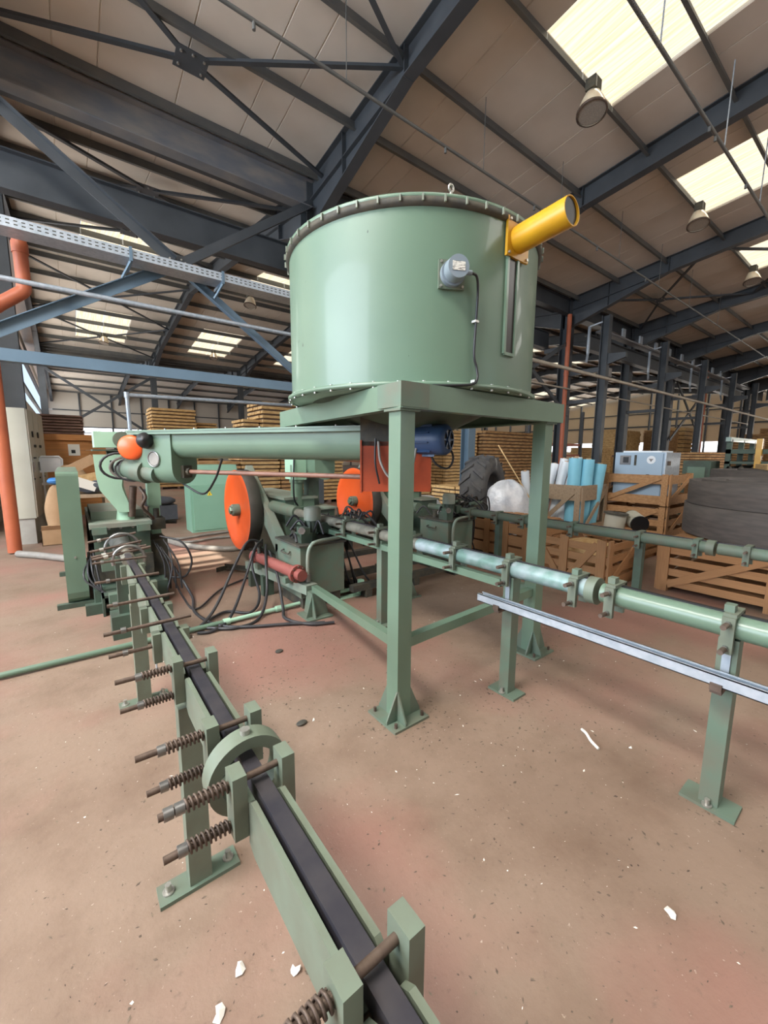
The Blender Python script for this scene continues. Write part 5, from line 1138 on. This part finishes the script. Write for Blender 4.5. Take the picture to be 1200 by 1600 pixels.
for k, (x0, x1, z1, lab) in enumerate([(2.7, 3.75, 1.42, 'lumber row behind the conveyor, left of the orange flywheel'), (3.8, 4.9, 1.62, 'lumber row behind the conveyor, above the orange flywheel'), (4.95, 6.0, 1.5, 'lumber row behind the middle press tower'), (6.05, 7.1, 1.66, 'lumber row visible left of the right flywheel')]):
    lumber(lab, x0, x1, 11.4, 12.6, 0, z1, ['lumber', 'lumber_pale', 'lumber', 'lumber_pale'][k], 'x', .075, .12, seed=10+k, sticker=.04)
lumber('big brown lumber wall right of the blue-grey column', 12.1, 15.2, 9.7, 11.2, 0, 2.5, 'lumber', 'x', .085, .15, seed=20, sticker=.04)
lumber('yellow lumber stack left of the blue-grey column', 8.0, 9.1, 9.4, 10.6, 0, 2.05, 'lumber_pale', 'x', .08, .14, seed=21, sticker=.03)
lumber('yellow lumber stack directly behind the blue-grey column', 10.3, 11.9, 9.9, 11.0, 0, 2.45, 'lumber_pale', 'x', .08, .14, seed=22, sticker=.03)
lumber('low boards behind the white sheeting', 7.6, 9.4, 6.8, 7.8, 0, .85, 'lumber_pale', 'x', .06, .16, seed=23, sticker=.04)
blk = 0
for (i, j) in ((0, 0), (1, 0), (0, 1), (1, 1)):
    lumber(['lower left', 'lower right', 'upper left', 'upper right'][i+2*j]+' bundle of the square lumber block far right of the hopper', 23.6+1.75*i, 25.2+1.75*i, 10.2, 11.4, 1.486*j, 1.55+1.486*j, 'lumber_pale', 'y', .11, .13, seed=30+i+2*j)
lumber('yellow lumber bundle left of the square lumber block', 20.6, 22.0, 9.6, 11.0, 0, 1.95, 'lumber_pale', 'y', .11, .13, seed=36)
lumber('reddish tall lumber stack behind the crane posts', 26.8, 29.0, 8.9, 10.0, 0, 3.1, 'lumber', 'x', .05, .13, seed=37, sticker=.03)
lumber('wide brown board pile right of the switch cabinet', 14.6, 16.6, 4.4, 5.6, 0, 1.25, 'lumber', 'x', .06, .14, seed=38, sticker=.03)
lumber('stepped board pile behind the wide brown one', 17.2, 19.6, 4.3, 5.6, 0, 1.75, 'lumber', 'x', .06, .14, seed=39, sticker=.03)
lumber('tall wrapped-looking pale stack at far right', 30, 31.6, 8.9, 10.2, 0, 3.3, 'lumber_pale', 'x', .2, .3, seed=40, sticker=.05)
for k in range(3): lumber('%s far stack at the right edge of the row' % ['nearest', 'middle', 'farthest'][k], 31.5+4*k, 33.6+4*k, 5.8, 7.2, 0, 2.6+.5*k, 'lumber', 'x', .1, .2, seed=41+k, sticker=.04)
# rack behind the first column right of the hopper
T = Thing('storage_rack', 'dark rack with red-brown shelves behind the downpipe column', 'rack', (18.2, 10.5, 0))
for x in (16.8, 18.2, 19.6):
    for y in (10, 11): T.part('upright', MB().bb(x-.06, x+.06, y-.06, y+.06, 0, 3.6), 'frame_steel')
for z in (.5, 1.0, 1.5, 2.0): T.part('shelf', MB().bb(16.8, 19.6, 10, 11, z, z+.1), 'down_pipe')
# green machine at the far right
T = Thing('green_machine', 'dark green sawing machine with yellow post at right edge', 'machine', (13.2, 2.2, 0))
T.part('bed', MB().bb(12.2, 14.6, 1.3, 2.9, .6, 1.2), 'green_dark'); T.part('upper_beam', MB().bb(12.3, 14.6, 1.5, 2.8, 1.62, 1.72), 'green_dark'); T.part('mid_beam', MB().bb(12.3, 14.6, 1.5, 2.8, 1.38, 1.44), 'green_dark')
for x in (12.35, 13.4, 14.5):
    for y in (1.55, 2.75): T.part('upright', MB().bb(x-.05, x+.05, y-.05, y+.05, 0, 1.95), 'green_dark')
for k in range(6): T.part('roller', MB().cyl((12.3, 1.6+k*.22, 1.28), (14.5, 1.6+k*.22, 1.28), .05, 12), 'grime')
T.part('yellow_post', MB().bb(12.2, 12.3, 2.15, 2.25, 1.2, 1.95), 'yellow'); T.part('top_rail', MB().bb(12.2, 14.7, 2.7, 2.8, 1.9, 2.0), 'green')
T.part('side_cabinet', MB().bb(11.9, 12.6, 2.95, 3.5, 0, 1.45), 'green_dark'); T.part('cabinet_panel', MB().bb(11.89, 11.9, 3.05, 3.4, .9, 1.3), 'green')
crumple('white_bag', (10.6, 2.2, 0.0), (.9, .8, 1.02), 'white_plastic', 'white sack between crates and black coil', 'sack', 31, n=14)
single('steel_offcuts', MB().bar((8.9, 3.6, .2), (9.4, 2.8, .5), .03, .03).bar((8.7, 3.3, .3), (9.6, 3.4, .45), .03, .03).bar((8.8, 2.9, .25), (9.5, 3.6, .4), .03, .03).bar((8.75, 3.5, .4), (9.5, 2.9, .3), .03, .03), 'grime', 'tangle of thin steel offcuts in the lower crate', 'offcuts', (9.2, 3.3, .15), kind='stuff')

# ================================================================== FLOOR DEBRIS
def debris():
    rnd = random.Random(99); mb = MB(); mb2 = MB()
    def chip(mbx, x, y, s):
        a = rnd.uniform(0, PI); l = s*rnd.uniform(.7, 2.2); w = s*rnd.uniform(.4, .9); c, sn = math.cos(a), math.sin(a); h = s*.25
        P = [(l, 0), (0, w), (-l*.8, w*.2), (0, -w)]; b = [(x+p[0]*c-p[1]*sn, y+p[0]*sn+p[1]*c, .0012) for p in P]; t = (x, y, h)
        mbx.add(b+[t], [(0, 1, 4), (1, 2, 4), (2, 3, 4), (3, 0, 4)])
    for k in range(4200):
        R = rnd.uniform(.6, 8)**1; th = rnd.uniform(-.15, 1.55); x, y = R*math.sin(th), R*math.cos(th); chip(mb, x, y, rnd.choice((.002, .003, .003, .004, .006)))
    for cx, cy, n, sp in ((1.45, 1.73, 260, .22), (2.82, 1.73, 160, .2), (.85, 2.4, 120, .25), (1.3, 2.6, 250, .7), (2.1, 1.2, 250, .7), (2.18, .4, 80, .12), (2.18, 1.49, 80, .12), (1.7, 3.2, 200, .5), (3.2, 2.2, 260, .8)):
        for k in range(n): chip(mb, rnd.gauss(cx, sp*.6), rnd.gauss(cy, sp*.6), rnd.choice((.003, .004, .006, .008)))
    for k in range(260):
        R = rnd.uniform(.7, 5); th = rnd.uniform(-.1, 1.5); chip(mb2, R*math.sin(th), R*math.cos(th), rnd.choice((.002, .003, .004, .007)))
    single('wood_chips', mb, 'chips', 'scattered dark wood chips and crumbs over the floor', 'wood chips', (0, 0, 0), kind='stuff')
    single('pale_crumbs', mb2, 'paper', 'scattered pale crumbs and paper bits over the floor', 'crumbs', (0, 0, 0), kind='stuff')
    def scrap(name, x, y, s, lab, n=7, seed=0, m='paper'):
        r2 = random.Random(seed); q = MB(); vs = []
        for i in range(n): t = 2*PI*i/n; rr = s*r2.uniform(.35, 1.2); vs.append((x+rr*math.cos(t), y+rr*math.sin(t), r2.uniform(.002, .012)))
        q.add(vs+[(x, y, .018)], [(i, (i+1) % n, n) for i in range(n)]); single(name, q, m, lab, 'scrap', (x, y, 0), 'paper scraps')
    scrap('paper_scrap', 1.51, .34, .022, 'white paper scrap on the open floor at lower right', 9, 1)
    scrap('paper_scrap', .42, .97, .016, 'white feathery scrap left of the near rail end', 8, 2)
    scrap('paper_scrap', .29, 1.08, .022, 'white torn scrap left of the near rail', 8, 3)
    scrap('paper_scrap', .21, 1.01, .02, 'white scrap at the bottom edge left of the rail', 7, 5)
    scrap('paper_scrap', 2.26, .76, .014, 'small white fleck beside the right rail post', 5, 7)
    scrap('paper_scrap', 1.02, 1.99, .012, 'small white fleck left of the near hopper leg', 5, 8)
    pts = curve_pts([(2.19, .99, .012), (2.16, .95, .022), (2.13, .91, .016), (2.11, .86, .01)], 6)
    single('plastic_strip', MB().tube(pts, .008, 6), 'paper', 'curled white plastic strip on the floor below the silver channel', 'scrap', (2.15, .93, 0))
    for k, (x, y) in enumerate(((.47, 2.35), (.55, 2.25), (.95, 2.0), (1.2, 2.9))):
        crumple('dirt_clump', (x, y, 0), (.07, .05, .02), 'grime', ['dark dirt clump beside the left rail', 'second dirt clump near the left rail', 'dirt clump on the open floor before the hopper', 'dirt clump under the hopper brace'][k], 'dirt', 60+k, 'dirt clumps', 8)
debris()
